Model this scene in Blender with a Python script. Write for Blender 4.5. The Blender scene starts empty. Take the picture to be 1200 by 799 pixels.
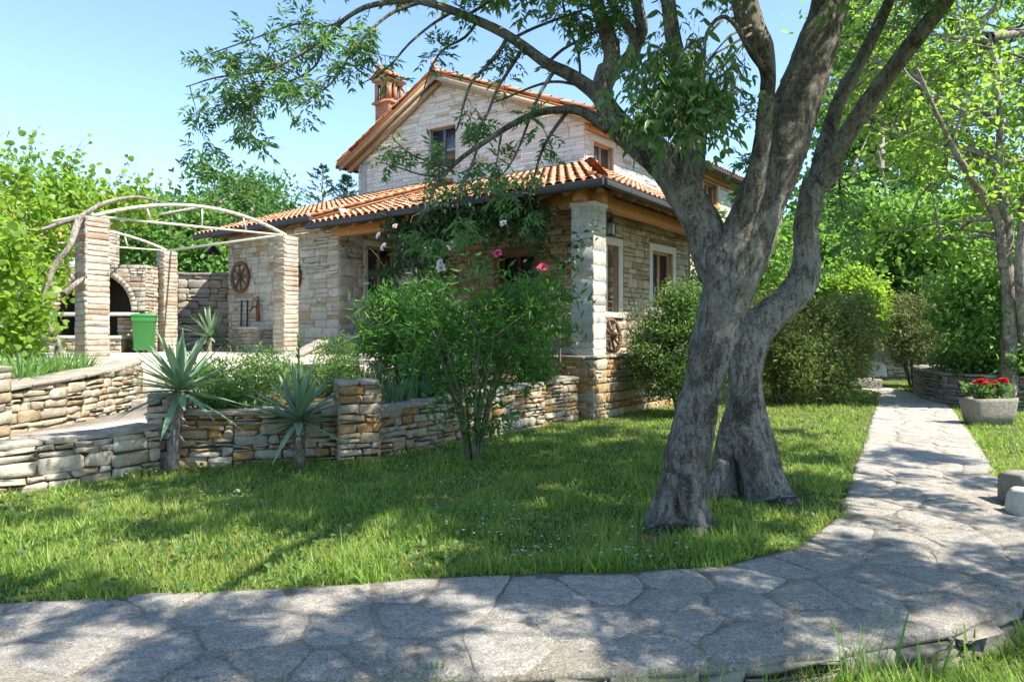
import bpy, math, random
import numpy as np
from mathutils import Vector, Matrix, noise, Quaternion

# ---------------------------------------------------------------- camera, world, sun, exposure
sc = bpy.context.scene
COL = sc.collection
R = math.radians
cam_d = bpy.data.cameras.new('camera'); cam = bpy.data.objects.new('camera', cam_d); COL.objects.link(cam)
cam.location = (0, 0, 1.5); cam.rotation_euler = (R(90), 0, 0)
cam_d.sensor_width = 36; cam_d.lens = 24; cam_d.shift_y = -0.00375; cam_d.clip_end = 2000; cam_d.clip_start = .05
sc.camera = cam
SUN_EL = R(54); SUN_AZ = R(118)          # azimuth clockwise from +Y
world = bpy.data.worlds.new('World'); sc.world = world; world.use_nodes = True
wn = world.node_tree.nodes; wl_ = world.node_tree.links
sky = wn.new('ShaderNodeTexSky'); sky.sky_type = 'NISHITA'; sky.sun_disc = False
sky.sun_elevation = SUN_EL; sky.sun_rotation = SUN_AZ; sky.air_density = 1.0; sky.dust_density = 0.25; sky.ozone_density = 3.6
wl_.new(sky.outputs[0], wn['Background'].inputs[0]); wn['Background'].inputs[1].default_value = 0.13
sun_d = bpy.data.lights.new('sun', 'SUN'); sun_d.energy = 4.4; sun_d.angle = R(.53); sun_d.color = (1, .94, .83)
sun = bpy.data.objects.new('sun', sun_d); COL.objects.link(sun)
S = Vector((math.sin(SUN_AZ)*math.cos(SUN_EL), math.cos(SUN_AZ)*math.cos(SUN_EL), math.sin(SUN_EL)))
sun.rotation_euler = S.to_track_quat('Z', 'Y').to_euler(); sun.location = S*60
sc.view_settings.view_transform = 'Standard'; sc.view_settings.look = 'None'
sc.view_settings.exposure = 1.52; sc.view_settings.gamma = 1
sc.render.engine = 'CYCLES'
sc.cycles.max_bounces = 8; sc.cycles.diffuse_bounces = 4; sc.cycles.transmission_bounces = 5; sc.cycles.glossy_bounces = 2
sc.cycles.use_denoising = True

random.seed(7); rng = random.Random(11); nr = np.random.default_rng(5)

# ---------------------------------------------------------------- measuring helpers
def W(px, py, Y): return Vector(((px-600)/800*Y, Y, 1.5+(395-py)/800*Y))
def G(px, py, z=0.0):
    Y = 800*(1.5-z)/(py-395); return Vector(((px-600)/800*Y, Y, z))
TH = R(36.3)
U = Vector((math.sin(TH), math.cos(TH), 0)); V = Vector((-math.cos(TH), math.sin(TH), 0)); Z = Vector((0, 0, 1))
P0 = Vector((1.45, 12.9, 0))
def H(D, s, z=0.0): return P0 + U*D + V*s + Z*z

# ---------------------------------------------------------------- scene helpers
def wloc(o):
    l = Vector((0, 0, 0))
    while o is not None: l = l + Vector(o.location); o = o.parent
    return l
def tag(o, label, cat, group=None, kind=None):
    if label: o['label'] = label
    if cat: o['category'] = cat
    if group: o['group'] = group
    if kind: o['kind'] = kind
    return o
def empty(name, loc, label, cat, group=None):
    o = bpy.data.objects.new(name, None); COL.objects.link(o); o.location = loc; o.empty_display_size = .2
    return tag(o, label, cat, group)
def link(name, me, mat, parent=None):
    o = bpy.data.objects.new(name, me); COL.objects.link(o)
    for m in (mat if isinstance(mat, (list, tuple)) else [mat]): me.materials.append(m)
    if parent is not None: o.parent = parent
    return o
def np_mesh(name, verts, loops, starts, totals, smooth=False):
    me = bpy.data.meshes.new(name)
    me.vertices.add(len(verts)); me.vertices.foreach_set('co', np.ascontiguousarray(verts, dtype=np.float32).ravel())
    me.loops.add(len(loops)); me.loops.foreach_set('vertex_index', np.ascontiguousarray(loops, dtype=np.int32))
    me.polygons.add(len(starts)); me.polygons.foreach_set('loop_start', np.ascontiguousarray(starts, dtype=np.int32))
    if smooth: me.polygons.foreach_set('use_smooth', np.ones(len(starts), dtype=bool))
    me.update(calc_edges=True); me.validate()
    return me
class MB:
    def __init__(s): s.v = []; s.f = []; s.sm = []
    def add(s, vs, fs, smooth=False):
        b = len(s.v); s.v.extend(vs); s.f.extend([tuple(i+b for i in f) for f in fs]); s.sm.extend([smooth]*len(fs))
    def box(s, c, ex, ey, ez, jit=0):
        c = Vector(c); ex, ey, ez = Vector(ex), Vector(ey), Vector(ez); vs = []
        for k in range(8):
            p = c + ex*(1 if k & 1 else -1) + ey*(1 if k & 2 else -1) + ez*(1 if k & 4 else -1)
            if jit: p = p + Vector((rng.uniform(-jit, jit), rng.uniform(-jit, jit), rng.uniform(-jit, jit)))
            vs.append(p)
        s.add(vs, [(0,2,3,1),(4,5,7,6),(0,1,5,4),(2,6,7,3),(0,4,6,2),(1,3,7,5)])
    def bar(s, a, b, w, h, up=Z, jit=0):           # square bar from a to b
        a, b = Vector(a), Vector(b); d = b-a; x = d.normalized(); y = up.cross(x)
        if y.length < 1e-4: y = Vector((1,0,0)).cross(x)
        y.normalize(); z = x.cross(y)
        s.box((a+b)/2, d/2, y*w/2, z*h/2, jit)
    def prism(s, poly, z0, z1):                      # plan polygon (ccw) to a prism; z1 may be a list
        n = len(poly); t = z1 if isinstance(z1, (list, tuple)) else [z1]*n; b = z0 if isinstance(z0, (list, tuple)) else [z0]*n
        vs = [Vector((p[0], p[1], b[i])) for i, p in enumerate(poly)] + [Vector((p[0], p[1], t[i])) for i, p in enumerate(poly)]
        s.add(vs, [tuple(range(n-1, -1, -1)), tuple(range(n, 2*n))] + [(i, (i+1) % n, (i+1) % n+n, i+n) for i in range(n)])
    def tube(s, pts, rad, seg=6, smooth=True, cap=True, lump=None):
        pts = [Vector(p) for p in pts]; n = len(pts)
        if not isinstance(rad, (list, tuple)): rad = [rad]*n
        t0 = (pts[1]-pts[0]).normalized(); ref = Vector((0,0,1)) if abs(t0.z) < .9 else Vector((1,0,0))
        x = t0.cross(ref).normalized(); vs = []
        for i in range(n):
            t = (pts[min(i+1, n-1)]-pts[max(i-1, 0)]).normalized()
            x = (x - t*x.dot(t)).normalized(); y = t.cross(x)
            for k in range(seg):
                a = 2*math.pi*k/seg; d = x*math.cos(a)+y*math.sin(a); r = rad[i]
                if lump: r = lump(pts[i], d, r, a)
                vs.append(pts[i]+d*r)
        fs = []
        for i in range(n-1):
            for k in range(seg):
                k2 = (k+1) % seg; fs.append((i*seg+k, i*seg+k2, (i+1)*seg+k2, (i+1)*seg+k))
        s.add(vs, fs, smooth)
        if cap:
            b = len(s.v)-len(vs)
            s.f.append(tuple(b+(n-1)*seg+k for k in range(seg))); s.sm.append(False)
            s.f.append(tuple(b+seg-1-k for k in range(seg))); s.sm.append(False)
    def ring(s, c, ax, R0, r, seg=32, ts=6):        # torus
        ax = Vector(ax).normalized(); x = ax.orthogonal().normalized(); y = ax.cross(x); vs = []; fs = []
        for i in range(seg):
            a = 2*math.pi*i/seg; d = x*math.cos(a)+y*math.sin(a)
            for k in range(ts):
                b = 2*math.pi*k/ts+math.pi/4; vs.append(Vector(c)+d*(R0+r[0]*math.cos(b))+ax*r[1]*math.sin(b))
        for i in range(seg):
            for k in range(ts): fs.append((i*ts+k, ((i+1) % seg)*ts+k, ((i+1) % seg)*ts+(k+1) % ts, i*ts+(k+1) % ts))
        s.add(vs, fs, True)
    def build(s, name, mat, parent=None, bevel=0):
        o0 = wloc(parent) if parent is not None else Vector((0,0,0))
        co = np.array([tuple(p) for p in s.v], dtype=np.float32) - np.array(o0, dtype=np.float32)
        tot = [len(f) for f in s.f]; st = np.concatenate([[0], np.cumsum(tot)[:-1]])
        me = np_mesh(name, co, [i for f in s.f for i in f], st, tot)
        if any(s.sm) and len(me.polygons) == len(s.sm): me.polygons.foreach_set('use_smooth', np.array(s.sm, dtype=bool))
        o = link(name, me, mat, parent)
        if bevel:
            b = o.modifiers.new('bevel', 'BEVEL'); b.width = bevel; b.segments = 2; b.limit_method = 'ANGLE'
        return o

def spline(pts, step=.06):
    """Catmull-Rom through (Vector, radius)."""
    out = []; n = len(pts)
    for i in range(n-1):
        p = [pts[max(i-1,0)], pts[i], pts[i+1], pts[min(i+2,n-1)]]
        L = (p[2][0]-p[1][0]).length; k = max(1, int(L/step))
        for j in range(k):
            t = j/k; t2 = t*t; t3 = t2*t
            def cr(a, b, c, d): return .5*((2*b)+(c-a)*t+(2*a-5*b+4*c-d)*t2+(3*b-a-3*c+d)*t3)
            out.append((cr(*[q[0] for q in p]), max(.001, cr(*[q[1] for q in p]))))
    out.append(pts[-1]); return out

# many copies of one small template mesh, as ONE mesh (leaves, blades)
def frames(d, nh):
    d = d/np.linalg.norm(d, axis=1, keepdims=True)
    x = np.cross(d, nh); l = np.linalg.norm(x, axis=1, keepdims=True); x = np.where(l < 1e-5, np.array([[1.,0,0]]), x/np.maximum(l, 1e-5))
    z = np.cross(x, d); return np.stack([x, d, z], axis=1)          # rows: across, along, normal
def scatter(name, tv, tf, O, Fm, Sc, mat, parent=None, smooth=False):
    tv = np.asarray(tv, dtype=np.float64); N = len(O); m = len(tv)
    T = tv[None, :, :]*Sc[:, None, :]
    P = np.einsum('nmk,nkj->nmj', T, Fm) + O[:, None, :]
    if parent is not None: P = P - np.array(wloc(parent))
    tot = np.array([len(f) for f in tf]); fl = np.array([i for f in tf for i in f])
    loops = (fl[None, :]+(np.arange(N)*m)[:, None]).ravel(); tots = np.tile(tot, N)
    st = np.concatenate([[0], np.cumsum(tots)[:-1]])
    return link(name, np_mesh(name, P.reshape(-1, 3), loops, st, tots, smooth), mat, parent)
# leaf templates: x across, y along, z normal
LANCE = ([(0,0,0),(-.5,.4,.10),(0,1,-.06),(.5,.4,.10)], [(0,3,2),(0,2,1)])
BROAD = ([(0,0,0),(-.42,.12,.05),(-.5,.45,.10),(-.3,.8,.03),(0,1,-.12),(.3,.8,.03),(.5,.45,.10),(.42,.12,.05),(0,.5,-.02)],
         [(0,8,2,1),(8,4,3,2),(0,7,6,8),(8,6,5,4)])
BLADE = ([(-.5,0,0),(.5,0,0),(-.38,.45,.10),(.38,.45,.10),(0,1,.42)], [(0,1,3,2),(2,3,4)])
def scat_leaves(name, P, D, size, width, mat, parent, tmpl=LANCE, up=.6, jitter=.6):
    P = np.array(P, dtype=float); D = np.array(D, dtype=float); N = len(P)
    nh = nr.normal(0, jitter, (N, 3)); nh[:, 2] += up
    s = nr.uniform(size[0], size[1], N); w = s*nr.uniform(width[0], width[1], N)
    return scatter(name, tmpl[0], tmpl[1], P, frames(D, nh), np.stack([w, s, s], axis=1), mat, parent)

def inpoly(x, y, poly):
    c = np.zeros(len(x), dtype=bool); n = len(poly)
    for i in range(n):
        x1, y1 = poly[i][0], poly[i][1]; x2, y2 = poly[(i+1) % n][0], poly[(i+1) % n][1]
        if y1 == y2: continue
        k = ((y1 > y) != (y2 > y)) & (x < (x2-x1)*(y-y1)/(y2-y1)+x1); c ^= k
    return c
def inp(x, y, poly): return bool(inpoly(np.array([x]), np.array([y]), poly)[0])

# ---------------------------------------------------------------- materials
MATS = {}
class N_:
    def __init__(s, name, rough=.8, spec=.3):
        s.m = bpy.data.materials.new(name); s.m.use_nodes = True; s.t = s.m.node_tree; s.n = s.t.nodes; s.l = s.t.links
        s.p = s.n['Principled BSDF']; s.p.inputs['Roughness'].default_value = rough; s.p.inputs['Specular IOR Level'].default_value = spec
        s.tc = s.n.new('ShaderNodeTexCoord'); MATS[name] = s.m
    def node(s, t, **kw):
        n = s.n.new(t)
        for k, v in kw.items():
            if k.startswith('i_'): n.inputs[k[2:].replace('_', ' ')].default_value = v
            else: setattr(n, k, v)
        return n
    def coord(s, scale=(1,1,1), rot=(0,0,0)):
        mp = s.n.new('ShaderNodeMapping'); mp.inputs['Scale'].default_value = scale; mp.inputs['Rotation'].default_value = rot
        s.l.new(s.tc.outputs['Object'], mp.inputs[0]); return mp.outputs[0]
    def noise(s, scale, detail=4, rough=.6, vec=None, dist=0):
        n = s.node('ShaderNodeTexNoise'); n.inputs['Scale'].default_value = scale; n.inputs['Detail'].default_value = detail
        n.inputs['Roughness'].default_value = rough; n.inputs['Distortion'].default_value = dist
        s.l.new(vec if vec is not None else s.tc.outputs['Object'], n.inputs['Vector']); return n.outputs['Fac']
    def ramp(s, fac, stops, interp='LINEAR'):
        r = s.node('ShaderNodeValToRGB'); r.color_ramp.interpolation = interp; el = r.color_ramp.elements
        while len(el) < len(stops): el.new(.5)
        for e, (p, c) in zip(el, stops): e.position = p; e.color = (*(c if not isinstance(c, (int, float)) else (c, c, c)), 1)
        s.l.new(fac, r.inputs[0]); return r.outputs[0]
    def mix(s, fac, a, b, mode='MIX'):
        m = s.node('ShaderNodeMix', data_type='RGBA', blend_type=mode)
        for sock, val in ((m.inputs[0], fac), (m.inputs[6], a), (m.inputs[7], b)):
            if isinstance(val, (int, float)): sock.default_value = val
            elif isinstance(val, tuple): sock.default_value = (*val, 1)
            else: s.l.new(val, sock)
        return m.outputs[2]
    def rnd(s): return s.node('ShaderNodeNewGeometry').outputs['Random Per Island']
    def math(s, op, a, b):
        m = s.node('ShaderNodeMath', operation=op)
        for i, val in enumerate((a, b)):
            if isinstance(val, (int, float)): m.inputs[i].default_value = val
            else: s.l.new(val, m.inputs[i])
        return m.outputs[0]
    def bump(s, h, strength=.5, dist=.02, prev=None):
        b = s.node('ShaderNodeBump'); b.inputs['Strength'].default_value = strength; b.inputs['Distance'].default_value = dist
        s.l.new(h, b.inputs['Height'])
        if prev is not None: s.l.new(prev, b.inputs['Normal'])
        s.l.new(b.outputs[0], s.p.inputs['Normal']); return b.outputs[0]
    def col(s, c):
        if isinstance(c, tuple): s.p.inputs['Base Color'].default_value = (*c, 1)
        else: s.l.new(c, s.p.inputs['Base Color'])
        return s

def stone_mat(name, stops, grime=.35, bumpd=.012, dirt=(.07,.06,.045), lich=None):
    m = N_(name, .9, .2); c = m.ramp(m.rnd(), stops)
    c = m.mix(m.ramp(m.noise(7, 6, .7), [(.42, 0), (.68, grime)]), c, dirt)
    c = m.mix(m.ramp(m.noise(26, 5, .7), [(.35, .55), (.7, 0)]), c, m.mix(.5, c, (.0,.0,.0)))
    if lich: c = m.mix(m.ramp(m.noise(3.3, 6, .75), [(.5, 0), (.62, .75)]), c, lich)
    m.col(c); b = m.bump(m.noise(14, 6, .65), .8, bumpd); m.bump(m.noise(70, 4, .7), .5, bumpd*.4, b); return m.m
stone_mat('stone_pale', [(0,(.58,.53,.45)),(.15,(.66,.63,.58)),(.5,(.74,.71,.66)),(.85,(.67,.63,.57)),(.95,(.60,.52,.42)),(1,(.50,.37,.25))], .12, .010)
stone_mat('stone_white', [(0,(.48,.46,.41)),(.5,(.58,.56,.51)),(.9,(.52,.48,.42)),(1,(.46,.38,.29))], .35, .014, lich=(.34,.33,.29))
stone_mat('stone_mix', [(0,(.38,.24,.13)),(.08,(.46,.32,.18)),(.2,(.52,.47,.38)),(.5,(.62,.58,.49)),(.8,(.50,.47,.41)),(.94,(.64,.60,.53)),(1,(.44,.33,.22))], .3, .016, lich=(.34,.33,.29))
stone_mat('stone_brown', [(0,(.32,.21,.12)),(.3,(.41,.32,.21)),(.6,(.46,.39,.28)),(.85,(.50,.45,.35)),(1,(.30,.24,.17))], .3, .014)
stone_mat('stone_ochre', [(0,(.34,.19,.07)),(.2,(.42,.27,.12)),(.45,(.46,.36,.22)),(.7,(.50,.43,.31)),(.88,(.36,.33,.27)),(1,(.44,.26,.10))], .4, .022, lich=(.30,.29,.24))
stone_mat('stone_cream', [(0,(.38,.27,.15)),(.3,(.47,.40,.28)),(.6,(.53,.47,.36)),(.85,(.43,.38,.30)),(1,(.40,.28,.16))], .35, .024, lich=(.36,.34,.28))
stone_mat('stone_brick', [(0,(.40,.25,.16)),(.12,(.44,.33,.24)),(.35,(.52,.44,.34)),(.6,(.57,.51,.41)),(.85,(.48,.41,.32)),(1,(.38,.30,.23))], .4, .014, lich=(.36,.33,.28))
stone_mat('coping_stone', [(0,(.32,.27,.21)),(.5,(.40,.36,.29)),(1,(.36,.30,.22))], .45, .02, lich=(.26,.26,.21))
stone_mat('dressed_stone', [(0,(.55,.51,.44)),(1,(.64,.60,.53))], .15, .006)
stone_mat('grey_stone', [(0,(.22,.20,.165)),(1,(.32,.29,.24))], .4, .02, lich=(.20,.20,.16))
stone_mat('mortar', [(0,(.46,.42,.36)),(1,(.50,.46,.40))], .3, .01)
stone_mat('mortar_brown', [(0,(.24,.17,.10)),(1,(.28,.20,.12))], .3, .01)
stone_mat('dark_core', [(0,(.07,.055,.04)),(1,(.09,.07,.05))], .3, .02)
stone_mat('brick_red', [(0,(.34,.13,.07)),(.4,(.46,.20,.11)),(.8,(.52,.27,.16)),(1,(.40,.17,.10))], .2, .005)
stone_mat('roof_tile', [(0,(.40,.15,.08)),(.2,(.56,.25,.13)),(.5,(.64,.32,.18)),(.75,(.70,.40,.25)),(.92,(.52,.21,.11)),(1,(.33,.18,.12))], .3, .006, dirt=(.16,.11,.08))
stone_mat('terracotta', [(0,(.46,.19,.10)),(1,(.54,.25,.14))], .2, .005)
stone_mat('plaster_white', [(0,(.70,.69,.66)),(1,(.74,.72,.69))], .1, .004)

def wood_mat(name, a, b, rough=.55):
    m = N_(name, rough, .35); g = m.noise(3, 5, .65, m.coord((1.5,1.5,14)), 1.0); g2 = m.noise(5, 4, .6)
    c = m.mix(g, a, b); c = m.mix(m.ramp(g2, [(.4,0),(.7,.35)]), c, tuple(x*.5 for x in a)); m.col(c); m.bump(g, .3, .004); return m.m
wood_mat('wood_orange', (.34,.15,.05), (.46,.23,.09)); wood_mat('wood_brown', (.16,.075,.03), (.25,.125,.055)); wood_mat('wood_old', (.13,.075,.05), (.20,.12,.08), .8)
wood_mat('wood_frame', (.42,.22,.09), (.52,.30,.14))
def plain(name, c, rough=.5, spec=.4, metal=0, var=.25, sc_=9):
    m = N_(name, rough, spec); m.p.inputs['Metallic'].default_value = metal
    m.col(m.mix(m.ramp(m.noise(sc_, 5, .65), [(.35, 0), (.7, var)]), c, tuple(x*.45 for x in c))); m.bump(m.noise(40, 3), .15, .003); return m.m
plain('gutter_metal', (.045,.045,.048), .6, .3, 0); plain('black_iron', (.022,.021,.02), .5); plain('cream_paint', (.62,.58,.46), .5, .4, 0, .35, 22)
plain('green_plastic', (.03,.185,.04), .4, .5, 0, .12, 3); plain('dark_rubber', (.03,.03,.03), .8); plain('rusty_iron', (.20,.10,.055), .85, .2, 0, .5, 18)
plain('window_grey', (.16,.16,.17), .5); plain('lamp_glass', (.55,.55,.50), .2); plain('steel_pipe', (.62,.62,.62), .3, .5, .5); plain('soot', (.085,.075,.062), .95, .1)
m = N_('pane_glass', .03, .9); m.col(m.mix(m.noise(1.3, 2), (.015,.02,.03), (.05,.07,.09))); m.p.inputs['Coat Weight'].default_value = .6; m.bump(m.noise(1.8, 2), .06, .02)
m = N_('pane_blue', .03, 1.0); m.col((.05,.10,.14)); m.p.inputs['Coat Weight'].default_value = 1; m.bump(m.noise(1.8, 2), .06, .02)

def leaf_mat(name, a, b, tr=.38, trc=None, rough=.45, spec=.35, patch=None, stops=None):
    m = N_(name, rough, spec); c = m.ramp(m.rnd(), stops) if stops else m.mix(m.rnd(), a, b)
    if patch: c = m.mix(m.ramp(m.noise(patch[0], 3), [(.42,0),(.62,patch[2] if len(patch) > 2 else .8)]), c, patch[1])
    m.col(c); t = m.node('ShaderNodeBsdfTranslucent'); tc = m.mix(.75, c, trc or tuple(min(1, x*2.2) for x in b), 'MIX'); m.l.new(tc, t.inputs[0])
    mx = m.node('ShaderNodeMixShader'); mx.inputs[0].default_value = tr; m.l.new(m.p.outputs[0], mx.inputs[1]); m.l.new(t.outputs[0], mx.inputs[2])
    m.l.new(mx.outputs[0], m.n['Material Output'].inputs[0]); return m.m
leaf_mat('ash_leaf', (.055,.125,.045), (.12,.215,.075), .42, (.28,.50,.11))
leaf_mat('walnut_leaf', (.075,.17,.028), (.18,.32,.05), .5, (.46,.70,.08))
leaf_mat('fig_leaf', (.06,.15,.035), (.14,.27,.055), .46, (.34,.60,.09))
leaf_mat('vine_leaf', (.085,.18,.022), (.20,.33,.045), .48, (.50,.72,.07))
leaf_mat('photinia_leaf', (.06,.12,.03), (.17,.22,.06), .38, (.30,.44,.09), patch=(2.6,(.24,.21,.06),.7))
leaf_mat('laurel_leaf', (.028,.10,.018), (.08,.20,.03), .36, (.18,.42,.04))
leaf_mat('rose_leaf', (.018,.055,.020), (.045,.10,.03), .25, (.10,.22,.04))
leaf_mat('dark_leaf', (.04,.10,.03), (.10,.19,.045), .36, (.22,.42,.07), patch=(2.2,(.20,.19,.05),.45))
leaf_mat('olive_leaf', (.07,.10,.035), (.16,.19,.07), .32, (.28,.36,.09), patch=(2.5, (.22,.18,.06), .5))
leaf_mat('grey_leaf', (.12,.17,.11), (.22,.28,.18), .25, (.26,.36,.18))
leaf_mat('pine_leaf', (.02,.06,.03), (.05,.11,.05), .15, (.08,.16,.06))
leaf_mat('far_leaf', (.040,.10,.030), (.10,.20,.045), .38, (.22,.42,.07))
leaf_mat('yucca_leaf', (.12,.21,.12), (.25,.36,.20), .15, (.18,.30,.12), .4, .4)
leaf_mat('strap_leaf', (.06,.15,.035), (.15,.28,.06), .35, (.30,.52,.08))
leaf_mat('iris_leaf', (.06,.14,.07), (.12,.23,.10), .3, (.22,.42,.12))
leaf_mat('ground_leaf', (.05,.12,.03), (.12,.21,.05), .35, (.24,.42,.07))
leaf_mat('seed_wing', (.26,.29,.11), (.40,.40,.20), .4, (.40,.46,.14))
leaf_mat('grass_blade', (.075,.17,.022), (.19,.33,.05), .45, (.42,.62,.08), .5, .3, (.55, (.26,.28,.075), .6), stops=[(0,(.06,.13,.018)),(.5,(.17,.29,.04)),(.85,(.30,.40,.08)),(.95,(.38,.42,.13)),(1,(.52,.45,.24))])
leaf_mat('white_petal', (.75,.70,.70), (.82,.80,.78), .3, (.8,.7,.7)); leaf_mat('pink_petal', (.62,.06,.18), (.74,.16,.30), .3, (.8,.15,.3)); leaf_mat('red_petal', (.42,.012,.010), (.60,.03,.02), .3, (.8,.04,.02))
leaf_mat('blush_petal', (.78,.55,.58), (.82,.70,.70), .3, (.8,.6,.6)); leaf_mat('dead_leaf', (.40,.34,.24), (.56,.50,.38), .1)

def bark_mat(name, pale, mid, dark, k=1.0):
    m = N_(name, .95, .12); big = m.noise(2.2, 7, .7, m.coord((1,1,.6)), 1.4); fine = m.noise(13, 8, .8, m.coord((1.7,1.7,.42)), .9); pit = m.noise(30, 6, .8, m.coord((1.2,1.2,.8)), .5)
    c = m.ramp(big, [(.36, dark), (.45, mid), (.53, pale), (.68, pale), (.78, mid)])
    c = m.mix(m.ramp(fine, [(.42, .9), (.52, 0)]), c, dark); c = m.mix(m.ramp(pit, [(.38, .8), (.48, 0)]), c, tuple(x*.8 for x in dark))
    c = m.mix(m.ramp(m.noise(44, 5, .8), [(.54, 0), (.64, .6)]), c, tuple(min(1, x*1.45) for x in pale))
    c = m.mix(m.ramp(m.noise(3.6, 8, .8, None, .6), [(.54, 0), (.60, .65)]), c, tuple(min(1, x*1.22) for x in pale))
    m.col(c); b = m.bump(fine, 1.0, .075*k); b = m.bump(m.noise(6, 5, .7), .8, .05*k, b); m.bump(pit, 1., .03*k, b); return m.m
bark_mat('bark_ash', (.38,.36,.31), (.23,.205,.165), (.085,.07,.052)); bark_mat('bark_grey', (.46,.44,.39), (.28,.255,.21), (.095,.08,.06))
bark_mat('twig_bark', (.20,.18,.13), (.13,.11,.08), (.06,.05,.035), .2); bark_mat('bark_light', (.42,.38,.32), (.28,.24,.19), (.10,.08,.06), .5)

m = N_('soil', .95, .1); c = m.mix(m.noise(6, 6, .7), (.10,.062,.034), (.24,.155,.09)); c = m.mix(m.ramp(m.noise(1.6, 4), [(.45,0),(.6,.6)]), c, (.07,.10,.03)); m.col(c); m.bump(m.noise(22, 6, .7), .9, .03)
m = N_('lawn_soil', .95, .1); c = m.mix(m.noise(9, 6, .7), (.05,.085,.018), (.115,.125,.045)); c = m.mix(m.ramp(m.noise(1.1, 5, .6), [(.52,0),(.66,.6)]), c, (.21,.165,.09)); m.col(c); m.bump(m.noise(30, 6, .7), .8, .03)
# flagstones: irregular cells, sandy joints with brown litter
def flag(name, scale, a, b, joint, litter):
    m = N_(name, .9, .2)
    wob = m.noise(2.2, 4, .6); mp = m.node('ShaderNodeMix', data_type='VECTOR'); mp.inputs[0].default_value = .28
    nz = m.node('ShaderNodeTexNoise'); nz.inputs['Scale'].default_value = 2.6; nz.inputs['Detail'].default_value = 5; m.l.new(m.tc.outputs['Object'], nz.inputs['Vector'])
    m.l.new(m.tc.outputs['Object'], mp.inputs[4]); m.l.new(nz.outputs['Color'], mp.inputs[5])
    ve = m.node('ShaderNodeTexVoronoi', feature='DISTANCE_TO_EDGE', voronoi_dimensions='2D'); vc = m.node('ShaderNodeTexVoronoi', feature='F1', voronoi_dimensions='2D')
    for v_ in (ve, vc): v_.inputs['Scale'].default_value = scale; m.l.new(mp.outputs[1], v_.inputs['Vector'])
    g = m.node('ShaderNodeSeparateColor'); m.l.new(vc.outputs['Color'], g.inputs[0])
    c = m.mix(g.outputs[0], a, b); spk = m.noise(55, 6, .8)
    c = m.mix(m.ramp(m.noise(4.5, 8, .75), [(.38,0),(.64,.85)]), c, tuple(x*1.28 for x in b))
    c = m.mix(m.ramp(spk, [(.34,.75),(.52,0)]), c, (.06,.055,.045))
    c = m.mix(m.ramp(spk, [(.58,0),(.72,.6)]), c, (.56,.53,.47))
    jm = m.ramp(m.math('ADD', ve.outputs[0], m.math('MULTIPLY', m.math('SUBTRACT', m.noise(14, 5, .7), .5), .12)), [(.0, 1), (.030, 0)])
    jk = m.math('MULTIPLY', jm, m.ramp(m.noise(1.7, 3), [(.42,.0),(.66,.75)]))
    c = m.mix(jk, c, m.mix(m.noise(20, 5), joint, litter))
    c = m.mix(m.ramp(m.noise(2.3, 8, .78), [(.56,0),(.66,.75)]), c, litter)
    m.col(c); h = m.mix(jk, m.noise(5, 6, .7), (0.2,.2,.2)); b1 = m.bump(h, .9, .035); m.bump(m.noise(60, 5, .75), .8, .012, b1); return m.m
m = N_('flagstone', .92, .2); c = m.ramp(m.rnd(), [(0,(.46,.42,.36)),(.3,(.53,.49,.425)),(.6,(.59,.555,.495)),(.85,(.50,.455,.385)),(1,(.53,.45,.35))])
c = m.mix(m.ramp(m.noise(5, 9, .8), [(.44,0),(.60,.65)]), c, (.62,.60,.55)); c = m.mix(m.ramp(m.noise(3.1, 9, .82, None, .8), [(.53,0),(.63,.75)]), c, (.34,.24,.14))
c = m.mix(m.ramp(m.noise(1.3, 7, .75, None, 1.), [(.52,0),(.62,.55)]), c, (.30,.27,.22)); c = m.mix(m.ramp(m.noise(24, 12, .9), [(.45,.7),(.53,0)]), c, (.22,.185,.14)); c = m.mix(m.ramp(m.noise(70, 8, .9), [(.45,.7),(.51,0)]), c, (.17,.14,.10)); c = m.mix(m.ramp(m.noise(85, 8, .9), [(.51,0),(.57,.75)]), c, (.78,.75,.69)); m.col(c)
b_ = m.bump(m.noise(6, 8, .78), 1., .05); b_ = m.bump(m.noise(40, 6, .78), 1., .022, b_)
m = N_('path_joint', .95, .1); c = m.mix(m.noise(17, 8, .8), (.36,.33,.27), (.60,.57,.50)); c = m.mix(m.ramp(m.noise(2.6, 8, .8), [(.50,0),(.62,.8)]), c, (.38,.29,.19)); c = m.mix(m.ramp(m.noise(24, 12, .9), [(.45,.7),(.53,0)]), c, (.20,.165,.12)); c = m.mix(m.ramp(m.noise(70, 8, .9), [(.45,.7),(.51,0)]), c, (.15,.12,.085)); c = m.mix(m.ramp(m.noise(85, 8, .9), [(.51,0),(.57,.7)]), c, (.70,.66,.58)); m.col(c); b_ = m.bump(m.noise(6, 8, .78), 1., .05); m.bump(m.noise(40, 6, .78), 1., .022, b_)
flag('patio_stone', 1.8, (.34,.31,.26), (.44,.40,.33), (.26,.21,.15), (.27,.19,.11))
M = MATS
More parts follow.
